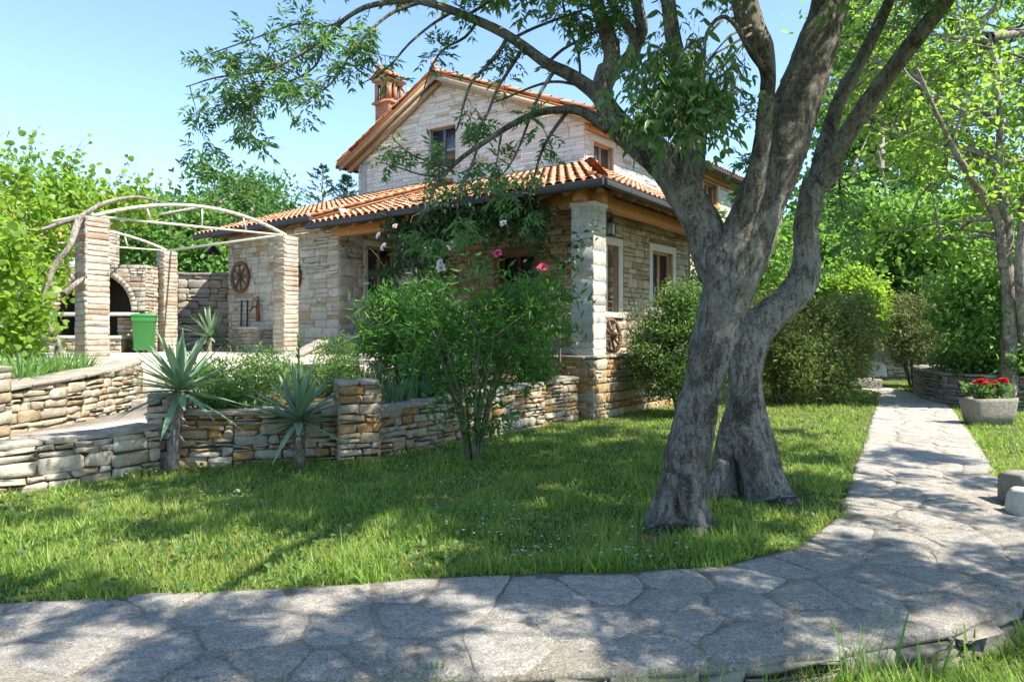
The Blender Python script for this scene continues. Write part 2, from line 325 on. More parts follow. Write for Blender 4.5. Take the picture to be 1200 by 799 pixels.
# ---------------------------------------------------------------- stonework
def stones(mb, O, e, n, ivals, z0, z1, ch=(.1,.2), sl=(.18,.45), dep=(.012,.035), gap=.012, jit=.01, split=.2, up=Z):
    """Individually shaped stones on a wall face; ivals(za, zb) gives the (a, b) stretches along e that are stone."""
    O = Vector(O); z = z0
    while z < z1-.02:
        h = min(rng.uniform(*ch), z1-z)
        if z1-(z+h) < ch[0]*.5: h = z1-z
        for a, b in ivals(z, z+h):
            x = a
            while x < b-.03:
                l = rng.uniform(*sl)*(.7+.6*h/ch[1])
                if b-(x+l) < sl[0]*.6: l = b-x
                parts = [(z, z+h)]
                if h > ch[0]*1.25 and rng.random() < split:
                    q = z+h*rng.uniform(.4, .6); parts = [(z, q), (q, z+h)]
                for (za, zb) in parts: one_stone(mb, O, e, n, x+gap/2, x+l-gap/2, za+gap/2, zb-gap/2, rng.uniform(*dep), jit, up)
                x += l
        z += h
def one_stone(mb, O, e, n, x0, x1, z0, z1, d, jit, up=Z):
    cx, cz, hx, hz = (x0+x1)/2, (z0+z1)/2, (x1-x0)/2, (z1-z0)/2
    if hx <= .004 or hz <= .004: return
    cut = min(hx, hz)*rng.uniform(.18, .5); j = lambda: rng.uniform(-jit, jit)
    ring = []
    for sx, sz in ((-1,-1),(1,-1),(1,1),(-1,1)):
        c1 = cut*rng.uniform(.3, 1.3); c2 = cut*rng.uniform(.3, 1.3)
        p1 = (sx*(hx-c1), sz*hz); p2 = (sx*hx, sz*(hz-c2))
        ring += [p1, p2] if sx*sz < 0 else [p2, p1]
    ring = [(a+j(), b+j()) for a, b in ring]
    tilt = (rng.uniform(-.5, .5)*d, rng.uniform(-.5, .5)*d); f = min(.75, d/max(.02, min(hx, hz)))*.55
    vs = []
    for lay in range(3):
        for a, b in ring:
            if lay == 0: k, dd = 1.0, -.02
            elif lay == 1: k, dd = 1.0, d*.55
            else: k, dd = 1-f, d+tilt[0]*a/hx+tilt[1]*b/hz+rng.uniform(-.12, .12)*d
            vs.append(O+e*(cx+a*k)+up*(cz+b*k)+n*dd)
    fs = []
    for lay in range(2):
        for i in range(8): fs.append((lay*8+i, lay*8+(i+1) % 8, lay*8+8+(i+1) % 8, lay*8+8+i))
    fs.append(tuple(range(16, 24))); mb.add(vs, fs)
def holes(x0, x1, ops, top=None):
    """stretches of a wall x0..x1 minus openings (a, b, za, zb); top(z) -> (lo, hi) clips sloping tops"""
    def f(za, zb):
        lo, hi = x0, x1
        if top: l2, h2 = top((za+zb)/2); lo, hi = max(lo, l2), min(hi, h2)
        iv = [(lo, hi)] if hi > lo else []
        for a, b, c, d in ops:
            if zb > c+.02 and za < d-.02:
                nv = []
                for p, q in iv:
                    if b <= p or a >= q: nv.append((p, q)); continue
                    if a > p: nv.append((p, a))
                    if b < q: nv.append((b, q))
                iv = nv
        return iv
    return f
def core(mb, O, e, n, x0, x1, z0, z1, ops, th=.35):
    xs = sorted({x0, x1, *[min(max(o[0], x0), x1) for o in ops], *[min(max(o[1], x0), x1) for o in ops]})
    zs = sorted({z0, z1, *[min(max(o[2], z0), z1) for o in ops], *[min(max(o[3], z0), z1) for o in ops]})
    for i in range(len(xs)-1):
        for k in range(len(zs)-1):
            cx, cz = (xs[i]+xs[i+1])/2, (zs[k]+zs[k+1])/2
            if any(o[0] < cx < o[1] and o[2] < cz < o[3] for o in ops): continue
            mb.box(Vector(O)+e*cx+Z*cz-n*th/2, e*(xs[i+1]-xs[i])/2, n*th/2, Z*(zs[k+1]-zs[k])/2)
def rect(x0, x1): return lambda a, b: [(x0, x1)]

def dry_wall(name, label, cat, pts, tops, bots, mat='stone_ochre', th=.34, ch=(.07,.15), sl=(.14,.42), cop='coping_stone', cop_t=.055, group=None, back=False, coremat='dark_core', dep=(.02,.05), side=1, copw=None):
    """Dry stone wall along a plan polyline whose stony face lies to the right of the walking direction (side=1)."""
    pts = [Vector((p[0], p[1], 0)) for p in pts]; root = empty(name, (pts[0].x, pts[0].y, bots[0]), label, cat, group)
    cb, sb, kb = MB(), MB(), MB(); N = len(pts)
    for i in range(N-1):
        a, b = pts[i], pts[i+1]; e = (b-a).normalized(); L = (b-a).length; n = Vector((e.y, -e.x, 0))*side
        zt0, zt1, zb0, zb1 = tops[i], tops[i+1], bots[i], bots[i+1]
        q = [a, b, b-n*th, a-n*th]
        if side < 0: q = q[::-1]; t4 = [zt0, zt1, zt1, zt0][::-1]
        else: t4 = [zt0, zt1, zt1, zt0]
        q2 = q if side > 0 else q
        cb.prism([p for p in (q2[::-1] if side > 0 else q2[::-1])], min(zb0, zb1)-.1, [t-.015 for t in t4[::-1]])
        zmax = max(zt0, zt1)
        def iv(za, zb, L=L, zt0=zt0, zt1=zt1):
            z = (za+zb)/2
            if zt0 >= z and zt1 >= z: return [(0, L)]
            if abs(zt1-zt0) < .02: return []
            x = L*(z-zt0)/(zt1-zt0)
            return [(x, L)] if zt1 > zt0 else [(0, x)]
        stones(sb, a, e, n, iv, min(zb0, zb1)-.03, zmax, ch, sl, dep, .012, .014, .3)
        if back: stones(sb, b-n*th, -e, -n, lambda za, zb, iv=iv, L=L: [(L-q_, L-p_) for p_, q_ in iv(za, zb)], min(zb0, zb1)-.03, zmax, ch, sl, dep, .012, .014, .3)
        for (o, ee, nn) in ((a, -n, -e), (b, -n, e)):                     # ends
            stones(sb, o, ee, nn, rect(0, th), min(zb0, zb1)-.03, zt0 if o is a else zt1, ch, sl, (.01,.025), .012, .01, .3)
        x = -.02; cw = copw or th
        while x < L:                                                      # coping slabs
            l = min(rng.uniform(.25, .6), L+.02-x)
            if L-(x+l) < .15: l = L+.02-x
            f = (x+l/2)/L; zt = zt0+(zt1-zt0)*f; sl_ = Vector((e.x, e.y, (zt1-zt0)/L)).normalized()
            kb.box(a+e*(x+l/2)-n*(th/2-rng.uniform(.0,.03))+Z*(zt+cop_t/2+rng.uniform(-.006,.01)), sl_*(l/2-.006), n*(cw/2+.03+rng.uniform(-.015,.02)), Z*cop_t/2, .012)
            x += l
    cb.build('core', M[coremat], root); sb.build('stonework', M[mat], root); kb.build('coping', M[cop], root, .012)
    return root

# ---------------------------------------------------------------- ground, lawn, paths
def sheet(name, poly, z, mat, kind='structure', skirt=0, step=None):
    mb = MB(); zz = z if isinstance(z, list) else [z]*len(poly)
    mb.prism(poly, [q-max(skirt, .02) for q in zz], zz); o = mb.build(name, M[mat]); o['kind'] = kind; return o
g = MB(); g.prism([(-400,-60),(400,-60),(400,700),(-400,700)], -.6, -.165)
o = g.build('ground', M['lawn_soil']); o['kind'] = 'structure'
g1 = lambda px, py: G(px, py)
PATH_UP = [(-9,3.75),(-5,3.78)] + [(G(*q).x, G(*q).y) for q in ((0,710),(180,699),(350,690),(480,681),(600,676),(740,673),(850,664),(932,643),(984,607),(1005,540),(1018,500),(1030,466))] + [(9.7,18.0),(10.2,21.0)]
PATH_LO = [(11.2,20.5),(10.55,17.6),(9.75,15.3)] + [(G(*q).x, G(*q).y) for q in ((1114,478),(1140,512),(1163,548),(1182,580))] + [(4.85,5.7),(4.6,4.9),(3.95,4.35)] + [(G(*q).x, G(*q).y) for q in ((1194,706),(1118,741),(984,764),(873,779),(646,794))] + [(-.8,2.97),(-3,2.9),(-9,2.85)]
PATH = PATH_UP + PATH_LO
def rough_edge(poly, amp, step=.18, seed=3):
    out = []; n = len(poly)
    for i in range(n):
        a, b = Vector((*poly[i], 0)), Vector((*poly[(i+1) % n], 0)); k = max(1, int((b-a).length/step))
        for j in range(k):
            p = a.lerp(b, j/k); w = noise.noise(p*2.2+Vector((seed,0,0)))+.5*noise.noise(p*6+Vector((0,seed,0)))
            out.append((p.x+amp*w, p.y+amp*noise.noise(p*2.7+Vector((9,seed,2)))*1.2))
    return out
PATHR = rough_edge(PATH, .05)
LAWN = [(-30,3.3),(-3,3.3),(2.0,3.55),(3.3,4.4),(4.2,5.0),(5.2,4.4),(9,3),(30,1),(90,30),(90,140),(-90,140),(-30,40)]
sheet('lawn', LAWN, 0.0, 'lawn_soil', skirt=.3)
INS = rough_edge(PATH, .03)
mb = MB(); mb.prism(INS, -.03, .0115); o = mb.build('path_bed', M['path_joint']); o['kind'] = 'structure'
# flagstones: a Voronoi lay of irregular slabs whose outer rows follow the path's edges
seeds, ghost = [], []
def edge_rows(line, inward):
    for i in range(len(line)-1):
        a, b = Vector((*line[i], 0)), Vector((*line[i+1], 0)); L = (b-a).length; e = (b-a).normalized(); n = Vector((e.y, -e.x, 0))*inward
        k = max(1, int(L/.46))
        for j in range(k):
            p = a.lerp(b, (j+rng.uniform(.25,.75))/k); d = rng.uniform(.13,.24); q = p+n*d; r_ = p-n*d*rng.uniform(.82,1.1)
            if inp(q.x, q.y, PATH) and not inp(r_.x, r_.y, PATH): seeds.append(q); ghost.append(r_)
edge_rows(PATH_UP, 1); edge_rows(PATH_LO, 1)
for _ in range(9000):
    p = Vector((rng.uniform(-6,11.5), rng.uniform(2.8,21), 0)); r_ = .17+.42*abs(noise.noise(p*1.3))+.06*rng.random()
    if inp(p.x, p.y, PATH) and all((p-q).length_squared > r_*r_ for q in seeds) and all((p-q).length_squared > r_*r_ for q in ghost): seeds.append(p)
def cell(p, others):
    poly = [(p.x-.7,p.y-.7),(p.x+.7,p.y-.7),(p.x+.7,p.y+.7),(p.x-.7,p.y+.7)]
    for q in others:
        mx, my, nx, ny = (p.x+q.x)/2, (p.y+q.y)/2, q.x-p.x, q.y-p.y; out = []
        for i in range(len(poly)):
            A_, B_ = poly[i], poly[(i+1) % len(poly)]; da = (A_[0]-mx)*nx+(A_[1]-my)*ny; db = (B_[0]-mx)*nx+(B_[1]-my)*ny
            if da <= 0: out.append(A_)
            if da*db < 0: t = da/(da-db); out.append((A_[0]+(B_[0]-A_[0])*t, A_[1]+(B_[1]-A_[1])*t))
        poly = out
        if len(poly) < 3: return poly
    return poly
mb = MB(); allp = seeds+ghost
for p in seeds:
    poly = cell(p, [q for q in allp if q is not p and (q-p).length_squared < 2.2])
    if len(poly) < 3: continue
    cx = sum(q[0] for q in poly)/len(poly); cy = sum(q[1] for q in poly)/len(poly); ring = []; moved = 0
    if not inp(cx, cy, INS): continue
    h0 = rng.uniform(.014,.021); tx, ty = rng.gauss(0,.006), rng.gauss(0,.006)
    for i in range(len(poly)):
        A_, B_ = Vector((*poly[i],0)), Vector((*poly[(i+1) % len(poly)],0)); k = max(1, int((B_-A_).length/.06))
        for j in range(k):
            q = A_.lerp(B_, j/k); c = Vector((cx,cy,0)); d = (c-q); L = d.length
            if L < .02: continue
            w = .001+.022*abs(noise.noise(q*8+Vector((p.x*3,0,0))))+.05*max(0, noise.noise(q*3.1))+(.02 if j == 0 else 0)
            q = q+d/L*min(w, L*.5)
            for _ in range(12):
                if inp(q.x, q.y, INS): break
                moved += 1
                q = q.lerp(c, .12)
            ring.append((q, d/L))
    m_ = len(ring)
    if m_ < 3 or moved > 6*m_: continue
    hh = lambda q: h0+tx*(q.x-cx)+ty*(q.y-cy)+.005*noise.noise(q*5)
    vs = [q-Z*.03-d*.004 for q, d in ring]+[q+Z*(hh(q)-.007) for q, d in ring]+[q+d*.010+Z*hh(q) for q, d in ring]+[q+d*.07+Z*(hh(q)+.003+.004*noise.noise(q*9)) for q, d in ring]
    fs = [(l*m_+i, l*m_+(i+1) % m_, (l+1)*m_+(i+1) % m_, (l+1)*m_+i) for l in range(3) for i in range(m_)]+[tuple(range(3*m_, 4*m_))]; mb.add(vs, fs)
o = mb.build('path', M['flagstone']); o['kind'] = 'structure'
mb = MB(); q = G(757,634); n_ = 24
mb.add([q+Z*.045]+[q+Vector((math.cos(6.2832*k/n_)*r_*(1+.3*noise.noise(Vector((k*.7,r_,1)))), math.sin(6.2832*k/n_)*r_*.55, h_)) for r_, h_ in ((.10,.04),(.2,.02),(.30,-.01)) for k in range(n_)], [(0,1+k,1+(k+1) % n_) for k in range(n_)]+[(1+a_*n_+k,1+(a_+1)*n_+k,1+(a_+1)*n_+(k+1) % n_,1+a_*n_+(k+1) % n_) for a_ in range(2) for k in range(n_)], True)
o = mb.build('soil_mound', M['soil']); o['kind'] = 'structure'
# broken edge stones of the path where the ground drops away
mb = MB(); ed = [Vector((p[0], p[1], 0)) for p in PATH_LO[7:]]
for i in range(len(ed)-1):
    a, b = ed[i], ed[i+1]; e = (b-a).normalized(); L = (b-a).length; n = Vector((-e.y, e.x, 0))
    if L > 0: mb.box((a+b)/2-n*.2-Z*.16, e*L/2, n*.14, Z*.10)
    stones(mb, a-n*.0, e, n, rect(0, L), -.27, -.02, (.06,.13), (.18,.5), (.0,.06), .012, .02, .2)
o = mb.build('path_edge', M['grey_stone']); o['kind'] = 'structure'
# walkway, patio, terrace floor, steps' ground, planted beds
sheet('walkway', [(-5.75,5.7),(-5.16,6.62),(-4.55,7.45),(-4.25,7.95),(-4.0,9.0),(-4.1,11.4),(-6.0,11.4),(-5.75,9.6),(-5.85,7.6),(-6.4,5.9)], .40, 'patio_stone', skirt=.45)
ST0 = Vector((-4.9, 11.0, 0))                                    # patio front edge
PATIO = [(-6.0,11.1),(-4.0,13.2),(-2.95,14.2)] + [tuple(H(-.4,5.6).xy), tuple(H(5,5.6).xy), tuple(H(5,12).xy), (-8,24),(-18,24),(-18,11.1)]
sheet('patio', PATIO, 1.10, 'patio_stone', skirt=1.2)
TERR = [tuple(H(-.32,-.32).xy), tuple(H(6.9,-.32).xy), tuple(H(6.9,5.6).xy), tuple(H(-.32,5.6).xy)]
sheet('terrace_floor', TERR, 1.085, 'patio_stone', skirt=1.2)
sheet('garden_bed', [(-3.98,8.05),(-3.2,8.15),(-1.95,8.55),(.45,11.75),(1.15,12.5)] + [tuple(H(-.3,5.6).xy), (-3.0,14.0),(-4.05,13.1),(-4.1,11)], [.50,.52,.52,.62,.70,.98,.98,.98,.72], 'soil', skirt=.6)
sheet('raised_bed', [(-5.95,7.5),(-5.8,9.5),(-6.0,11.1),(-6.1,11.4),(-18,11.4),(-18,6.5),(-6.6,6.5)], [.86,.96,1.0,1.0,1.0,.86,.86], 'soil', skirt=1)

# ---------------------------------------------------------------- the stone house
house = empty('stone_house', H(4, 5, 1.0), 'stone house with gabled upper floor, terracotta tiled roofs and a covered corner porch', 'house')
A = Vector((1.97, 18.5, 0)); GV = Vector((-.839, .545, 0)); UV = Vector((.643, .766, 0)); GL = 8.56; MLEN = 11.3
GN = Vector((-.545, -.839, 0)); UN = Vector((.766, -.643, 0))
EZ, RZ, RL = 7.5, 9.5, 4.9
def gtop(L): return EZ+(RZ-EZ)*(L/RL if L < RL else (GL-L)/(GL-RL))
def gclip(z):
    if z <= EZ: return (0, GL)
    k = (z-EZ)/(RZ-EZ); return (RL*k, GL-(GL-RL)*k)
# openings
gw = (4.40, 5.46, 6.78, 8.02)
wu = (.42, 1.46, 6.06, 6.92); ww = (7.55, 8.6, 6.3, 7.05)
cw, sw, qw = MB(), MB(), MB()
core(cw, A, GV, GN, 0, GL, 1.0, EZ, [gw], .4)
# gable triangle
for (l0, l1) in ((0, gw[0]), (gw[0], RL), (RL, gw[1]), (gw[1], GL)):
    zlo = gw[3] if gw[0] <= (l0+l1)/2 <= gw[1] else EZ
    p = [A+GV*l0, A+GV*l1]; q = [x-GN*.4 for x in p]
    vs = [p[0]+Z*zlo, p[1]+Z*zlo, p[1]+Z*gtop(l1), p[0]+Z*gtop(l0), q[0]+Z*zlo, q[1]+Z*zlo, q[1]+Z*gtop(l1), q[0]+Z*gtop(l0)]
    cw.add(vs, [(1,0,3,2),(4,5,6,7),(3,7,6,2),(0,4,7,3),(1,2,6,5)])
for l in ((gw[0], RL, gw[0]), (RL, gw[1], gw[1])):
    pass
cw.box(A+GV*((gw[0]+gw[1])/2)-GN*.5+Z*7.4, GV*.8, GN*.05, Z*1.0)
stones(sw, A, GV, GN, holes(0, GL, [gw], gclip), 5.7, RZ-.05, (.08,.17), (.24,.65), (.006,.018), .010, .008, .25)
core(cw, A-UN*0, UV, UN, .0, MLEN, 1.0, EZ, [wu, ww], .4)
stones(sw, A+UV*.0, UV, UN, holes(0, MLEN, [wu, ww]), 5.3, EZ, (.08,.17), (.24,.65), (.006,.018), .010, .008, .25)
B = A+GV*GL; core(cw, B, UV, -UN, 0, MLEN, 1.0, EZ, [], .4); core(cw, A+UV*MLEN, GV, -GN, .05, GL-.05, 1.0, EZ-.15, [], -.35)
walls = cw.build('wall', M['mortar'], house); sw.build('wall_stonework', M['stone_pale'], walls)

# ground floor: porch back wall, porch side wall
D1, S1, S2, S3 = 2.4, .75, 7.2, 12.14
def fz(D): return 4.25+.355*(D+.65)           # front lean-to roof plane
def rz(s): return 4.25+.544*(s+.65)           # side lean-to roof plane
FZ = 1.085
c2, s2 = MB(), MB()
pd = (2.9, 3.95, FZ, 3.55)                     # porch door behind the roses (s range)
fo = H(D1, S1); core(c2, fo, V, -U, 0, S2-S1, FZ, fz(D1)-.16, [(pd[0]-S1, pd[1]-S1, pd[2], pd[3])], .35)
stones(s2, fo, V, -U, holes(0, S2-S1, [(pd[0]-S1-.16, pd[1]-S1+.16, pd[2], pd[3]+.16)]), FZ, fz(D1)-.16, (.10,.22), (.16,.5), (.012,.03), .016, .012, .3)
UV2 = Vector((.643, .766, 0)); UN2 = Vector((.766, -.643, 0))
so = H(D1, S1); so_l = 4.55
Wp, Dp = (1.02-.55, 1.02+.30), (2.55, 3.45)   # positions along the side wall, tuned from the photograph
def side_m(px):                                  # where the viewing ray at column px meets the side wall
    k = (px-600)/800; return (k*so.y-so.x)/(UV2.x-k*UV2.y)
Wp = (side_m(711.5), side_m(724.5)); Dp = (side_m(764.5), side_m(788)); SL = side_m(806)
sw_op = [(Wp[0], Wp[1], 2.05, 3.55), (Dp[0], Dp[1], FZ, 3.62)]
core(c2, so, UV2, UN2, 0, SL, FZ, 4.9, sw_op, .35)
stones(s2, so, UV2, UN2, holes(0, SL, [(a-.17, b+.17, c-.14, d+.17) for a, b, c, d in sw_op]), FZ, 4.9, (.10,.22), (.16,.5), (.012,.03), .016, .012, .3)
c2.box(so+UV2*SL-UN2*1.5+Z*2.9, UV2*.15, UN2*1.5, Z*1.85)
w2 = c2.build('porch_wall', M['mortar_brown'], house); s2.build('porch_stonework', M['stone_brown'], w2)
# lodge (left end): front wall and the return with a window
c3, s3 = MB(), MB(); lo = H(0, S2); LZ = 4.5
core(c3, lo, V, -U, 0, S3-S2, FZ, LZ, [], .35)
stones(s3, lo, V, -U, rect(0, S3-S2), FZ, LZ, (.11,.30), (.16,.62), (.008,.026), .012, .016, .45)
rwin = (.95, 1.95, 2.55, 3.9)
core(c3, lo, U, -V, .35, D1+.02, FZ, LZ+.1, [rwin], .35)
stones(s3, lo, U, -V, holes(0.0, D1, [(rwin[0]-.16, rwin[1]+.16, rwin[2]-.14, rwin[3]+.15)]), FZ, LZ+.25, (.12,.28), (.2,.55), (.012,.03), .014, .014, .3)
core(c3, H(0, S3), U, V, .35, 5.2, FZ, LZ+.3, [], .35); stones(s3, H(0, S3), U, V, rect(0, 5), FZ, LZ+.3, (.12,.30), (.2,.62), (.012,.035), .014, .014, .35)
w3 = c3.build('lodge_wall', M['mortar'], house); s3.build('lodge_stonework', M['stone_mix'], w3)

def window(parent, O, e, n, x0, x1, z0, z1, frame, pane, sw_=.15, mull=1, rows=0, door=False, sur='dressed_stone', depth=.14, sill=True):
    O = Vector(O); cx = (x0+x1)/2; wd = (x1-x0)/2; f = MB(); fw = .055
    at = lambda x, z, d: O+e*x+Z*z+n*d
    for x in (x0+fw/2, x1-fw/2): f.box(at(x, (z0+z1)/2, -depth), e*fw/2, n*.04, Z*(z1-z0)/2)
    for z in (z0+fw/2, z1-fw/2): f.box(at(cx, z, -depth), e*(wd-fw), n*.04, Z*fw/2)
    for k in range(mull):
        x = x0+(x1-x0)*(k+1)/(mull+1); f.box(at(x, (z0+z1)/2, -depth-.004), e*.035, n*.038, Z*((z1-z0)/2-fw))
    for k in range(rows):
        z = z0+(z1-z0)*(k+1)/(rows+1)
        for q in range(mull+1):
            xa = x0+(x1-x0)*q/(mull+1); xb = x0+(x1-x0)*(q+1)/(mull+1); f.box(at((xa+xb)/2, z, -depth-.01), e*((xb-xa)/2-.04), n*.015, Z*.014)
    fr = f.build('door' if door else 'window', M[frame], parent)
    p = MB(); p.box(at(cx, (z0+z1)/2, -depth-.03), e*(wd-fw*.5), n*.006, Z*((z1-z0)/2-fw*.5)); p.build('pane', M[pane], fr)
    if sur:
        s_ = MB(); pr = .022
        for x in (x0-sw_/2, x1+sw_/2): s_.box(at(x, (z0+z1)/2, -.10+pr), e*sw_/2, n*.10, Z*(z1-z0)/2)
        s_.box(at(cx, z1+sw_/2, -.10+pr+.002), e*(wd+sw_), n*.10, Z*sw_/2)
        s_.build('surround', M[sur], fr, .006)
        if not door and sill:
            q = MB(); q.box(at(cx, z0-.06, -.07+pr+.02), e*(wd+sw_+.02), n*.12, Z*.06); q.build('sill', M[sur], fr, .008)
    return fr
window(house, A, GV, GN, *gw, 'window_grey', 'pane_glass', .15, 1, 1)
window(house, A, UV, UN, *wu, 'wood_frame', 'pane_blue', .14, 1, sill=False)
window(house, A, UV, UN, *ww, 'wood_frame', 'pane_blue', .16, 1, sur='wood_orange')
window(house, so, UV2, UN2, *sw_op[0], 'wood_frame', 'pane_glass', .17, 0, 1)
dr = window(house, so, UV2, UN2, *sw_op[1], 'wood_frame', 'pane_glass', .17, 1, 0, True)
window(house, lo, U, -V, *rwin, 'wood_frame', 'pane_glass', .16, 1, 1)
window(house, fo, V, -U, pd[0]-S1, pd[1]-S1, pd[2], pd[3], 'wood_brown', 'pane_glass', .16, 1, 2, True, 'wood_old')

# roofs
def tiles(mt, mbase, poly3, sp=.215, ln=.36, r=.088, th=.05, edge=True):
    """Barrel tiles over a planar polygon whose first side is the eave; also its board underlay."""
    p = [Vector(q) for q in poly3]; e = (p[1]-p[0]).normalized(); n = e.cross(p[2]-p[1]).normalized()
    if n.z < 0: n = -n
    w = n.cross(e)
    if w.z < 0: w = -w
    P2 = [((q-p[0]).dot(e), (q-p[0]).dot(w)) for q in p]
    k = len(p); top = [q-n*.012 for q in p]; bot = [q-n*(.012+th) for q in p]
    mbase.add(top+bot, [tuple(range(k)), tuple(range(2*k-1, k-1, -1))]+[(i, i+k, (i+1) % k+k, (i+1) % k) for i in range(k)])
    a0 = min(q[0] for q in P2); a1 = max(q[0] for q in P2); b1 = max(q[1] for q in P2); K = 6
    na = int((a1-a0)/sp)
    for i in range(na+1):
        for lower in (0, 1):                     # channel (concave) and cover (convex)
            a = a0+sp*(i+.5)+(0 if lower else sp/2)
            b = -.07 if not lower else -.045
            while b < b1:
                bc = b+ln/2
                if inp(a, bc, P2) or (b < 0 and inp(a, .02, P2)):
                    da = rng.uniform(-.008, .008); dh = rng.uniform(-.004, .006); tw = rng.uniform(-.008, .008); vs = []
                    for (bb, rr, h) in ((b, r*1.08, .03), (b+ln+.05, r*.86, .006)):
                        for t in range(K+1):
                            th_ = math.pi*t/K; sx = math.cos(th_)*rr; hz = math.sin(th_)*rr*.8
                            vs.append(p[0]+e*(a+da+sx+tw*(bb-b)*3)+w*bb+n*((h+dh+hz+.02) if not lower else (h+rr*.8-hz-.01)))
                    fs = [(t, t+1, K+2+t, K+1+t) for t in range(K)]; mt.add(vs, fs, True)
                    if b < 0 and not lower:      # closed butt end thickness
                        c = [v-n*.014 for v in vs[:K+1]]; mt.add(vs[:K+1]+c, [(t+1, t, K+1+t, K+2+t) for t in range(K)])
                b += ln
def ridge(mt, a, b, r=.11, ln=.36):
    a, b = Vector(a), Vector(b); d = (b-a).normalized(); x = d.cross(Z).normalized(); y = x.cross(d); L = (b-a).length; q = 0
    while q < L:
        vs = []
        for (bb, rr, h) in ((q, r*1.1, .02), (min(L, q+ln+.04), r*.9, 0)):
            for t in range(8):
                th_ = math.pi*t/7; vs.append(a+d*bb+x*math.cos(th_)*rr+y*(math.sin(th_)*rr*.9+h))
        mt.add(vs, [(t, t+1, 9+t, 8+t) for t in range(7)], True); q += ln
def dsplane(D, s, z): return H(D, s, z)
mt, mbs = MB(), MB()
hipA = (5.0, 5.0*(3.55/5.65)+0.0)
tD, tS = 4.8, 2.9                              # the hip's upper end near the house corner
fr_poly = [H(-.65, -.65, fz(-.65)), H(-.65, 7.45, fz(-.65)), H(4.62, 7.45, fz(4.62)), H(4.85, 2.75, fz(4.85))]
tiles(mt, mbs, fr_poly)
mD = 6.6
rt_poly = [H(-.65, -.65, rz(-.65)), H(mD, -.65, rz(-.65)), H(mD, 2.72, rz(2.72)), H(4.85, 2.75, rz(2.75))]
tiles(mt, mbs, rt_poly)
ridge(mt, H(-.6, -.6, fz(-.6)+.05), H(4.5, 2.53, fz(4.5)+.05))
lz = .19
lg_poly = [H(-.65, 7.35, fz(-.65)+lz), H(-.65, 12.65, fz(-.65)+lz), H(4.35, 12.3, fz(4.35)+lz), H(4.62, 7.35, fz(4.62)+lz)]
tiles(mt, mbs, lg_poly)
mbs.bar(H(-.6, 7.42, fz(-.6)+.06), H(4.6, 7.42, fz(4.6)+.06), .10, .14)
low_roof = mt.build('lower_roof', M['roof_tile'], house); mbs.build('roof_boarding', M['wood_brown'], low_roof)
# main roof
mt, mbs, fas = MB(), MB(), MB()
ov, eo = .42, .5
sl1 = (RZ-EZ)/RL; sl2 = (RZ-EZ)/(GL-RL); up = .10
def mr(L, m, z): return A+GV*L+UV*m+Z*(z+up)
e1 = EZ-sl1*eo; e2 = EZ-sl2*eo
tiles(mt, mbs, [mr(-eo, -ov, e1), mr(-eo, MLEN+ov, e1), mr(RL, MLEN+ov, RZ), mr(RL, -ov, RZ)])
tiles(mt, mbs, [mr(GL+eo, MLEN+ov, e2), mr(GL+eo, -ov, e2), mr(RL, -ov, RZ), mr(RL, MLEN+ov, RZ)])
ridge(mt, mr(RL, -ov-.05, RZ+.05), mr(RL, MLEN+ov, RZ+.05), .12)
ridge(mt, mr(-eo-.05, -ov+.02, e1+.05), mr(RL, -ov+.02, RZ+.04), .085); ridge(mt, mr(GL+eo+.05, -ov+.02, e2+.05), mr(RL, -ov+.02, RZ+.04), .085)
main_roof = mt.build('main_roof', M['roof_tile'], house)
mbs.build('roof_boarding', M['wood_orange'], main_roof)
# verge: pale plank and orange tile course under the edge
for (La, za, Lb, zb_) in ((-eo, e1, RL, RZ), (GL+eo, e2, RL, RZ)):
    fas.bar(mr(La, -ov+.06, za-.15), mr(Lb, -ov+.06, zb_-.15), .05, .13)
    fas.bar(mr(La*.98, -.12, za-.2), mr(Lb, -.12, zb_-.2), .16, .14)
fas.build('verge_board', M['stone_cream'], main_roof)
rf = MB()
for k in range(19):
    m_ = .1+k*.62; rf.bar(A+GV*-.42+UV*m_+Z*(e1+.08), A+GV*.2+UV*m_+Z*(e1+.34), .11, .13)
rf.bar(A-GV*.08+Z*(EZ-.3), A-GV*.08+UV*MLEN+Z*(EZ-.3), .1, .16)
rf.build('rafter_ends', M['wood_orange'], main_roof)
fin = MB(); q = mr(RL, -ov, RZ+.1); fin.tube([q, q+Z*.08, q+Z*.14, q+Z*.2, q+Z*.3], [.11,.06,.09,.05,.015], 8); fin.build('finial', M['terracotta'], main_roof)
# gutters
def gutter(pts, name='gutter'):
    mb = MB()
    for i in range(len(pts)-1):
        a, b = Vector(pts[i]), Vector(pts[i+1]); mb.bar(a, b, .13, .11); mb.bar(a+Z*.062, b+Z*.062, .15, .018)
        n_ = max(1, int((b-a).length/1.5))
        for k in range(n_): p = a.lerp(b, (k+.5)/n_); d = (b-a).normalized(); mb.bar(p-d*.012, p+d*.012, .15, .135)
    return mb.build(name, M['gutter_metal'], house, .01)
gz = fz(-.65)-.055
gutter([H(-.73, 7.5, gz-.0), H(-.73, -.73, gz), H(mD, -.73, gz)])
gutter([H(-.73, 12.7, gz+lz), H(-.73, 7.35, gz+lz)])
gutter([A+GV*(GL+eo+.06)-UV*ov+Z*(e2+.04), A+GV*(GL+eo+.06)+UV*MLEN+Z*(e2+.04)])
gutter([A-GV*(eo+.06)-UV*ov+Z*(e1+.04), A-GV*(eo+.06)+UV*MLEN+Z*(e1+.04)])
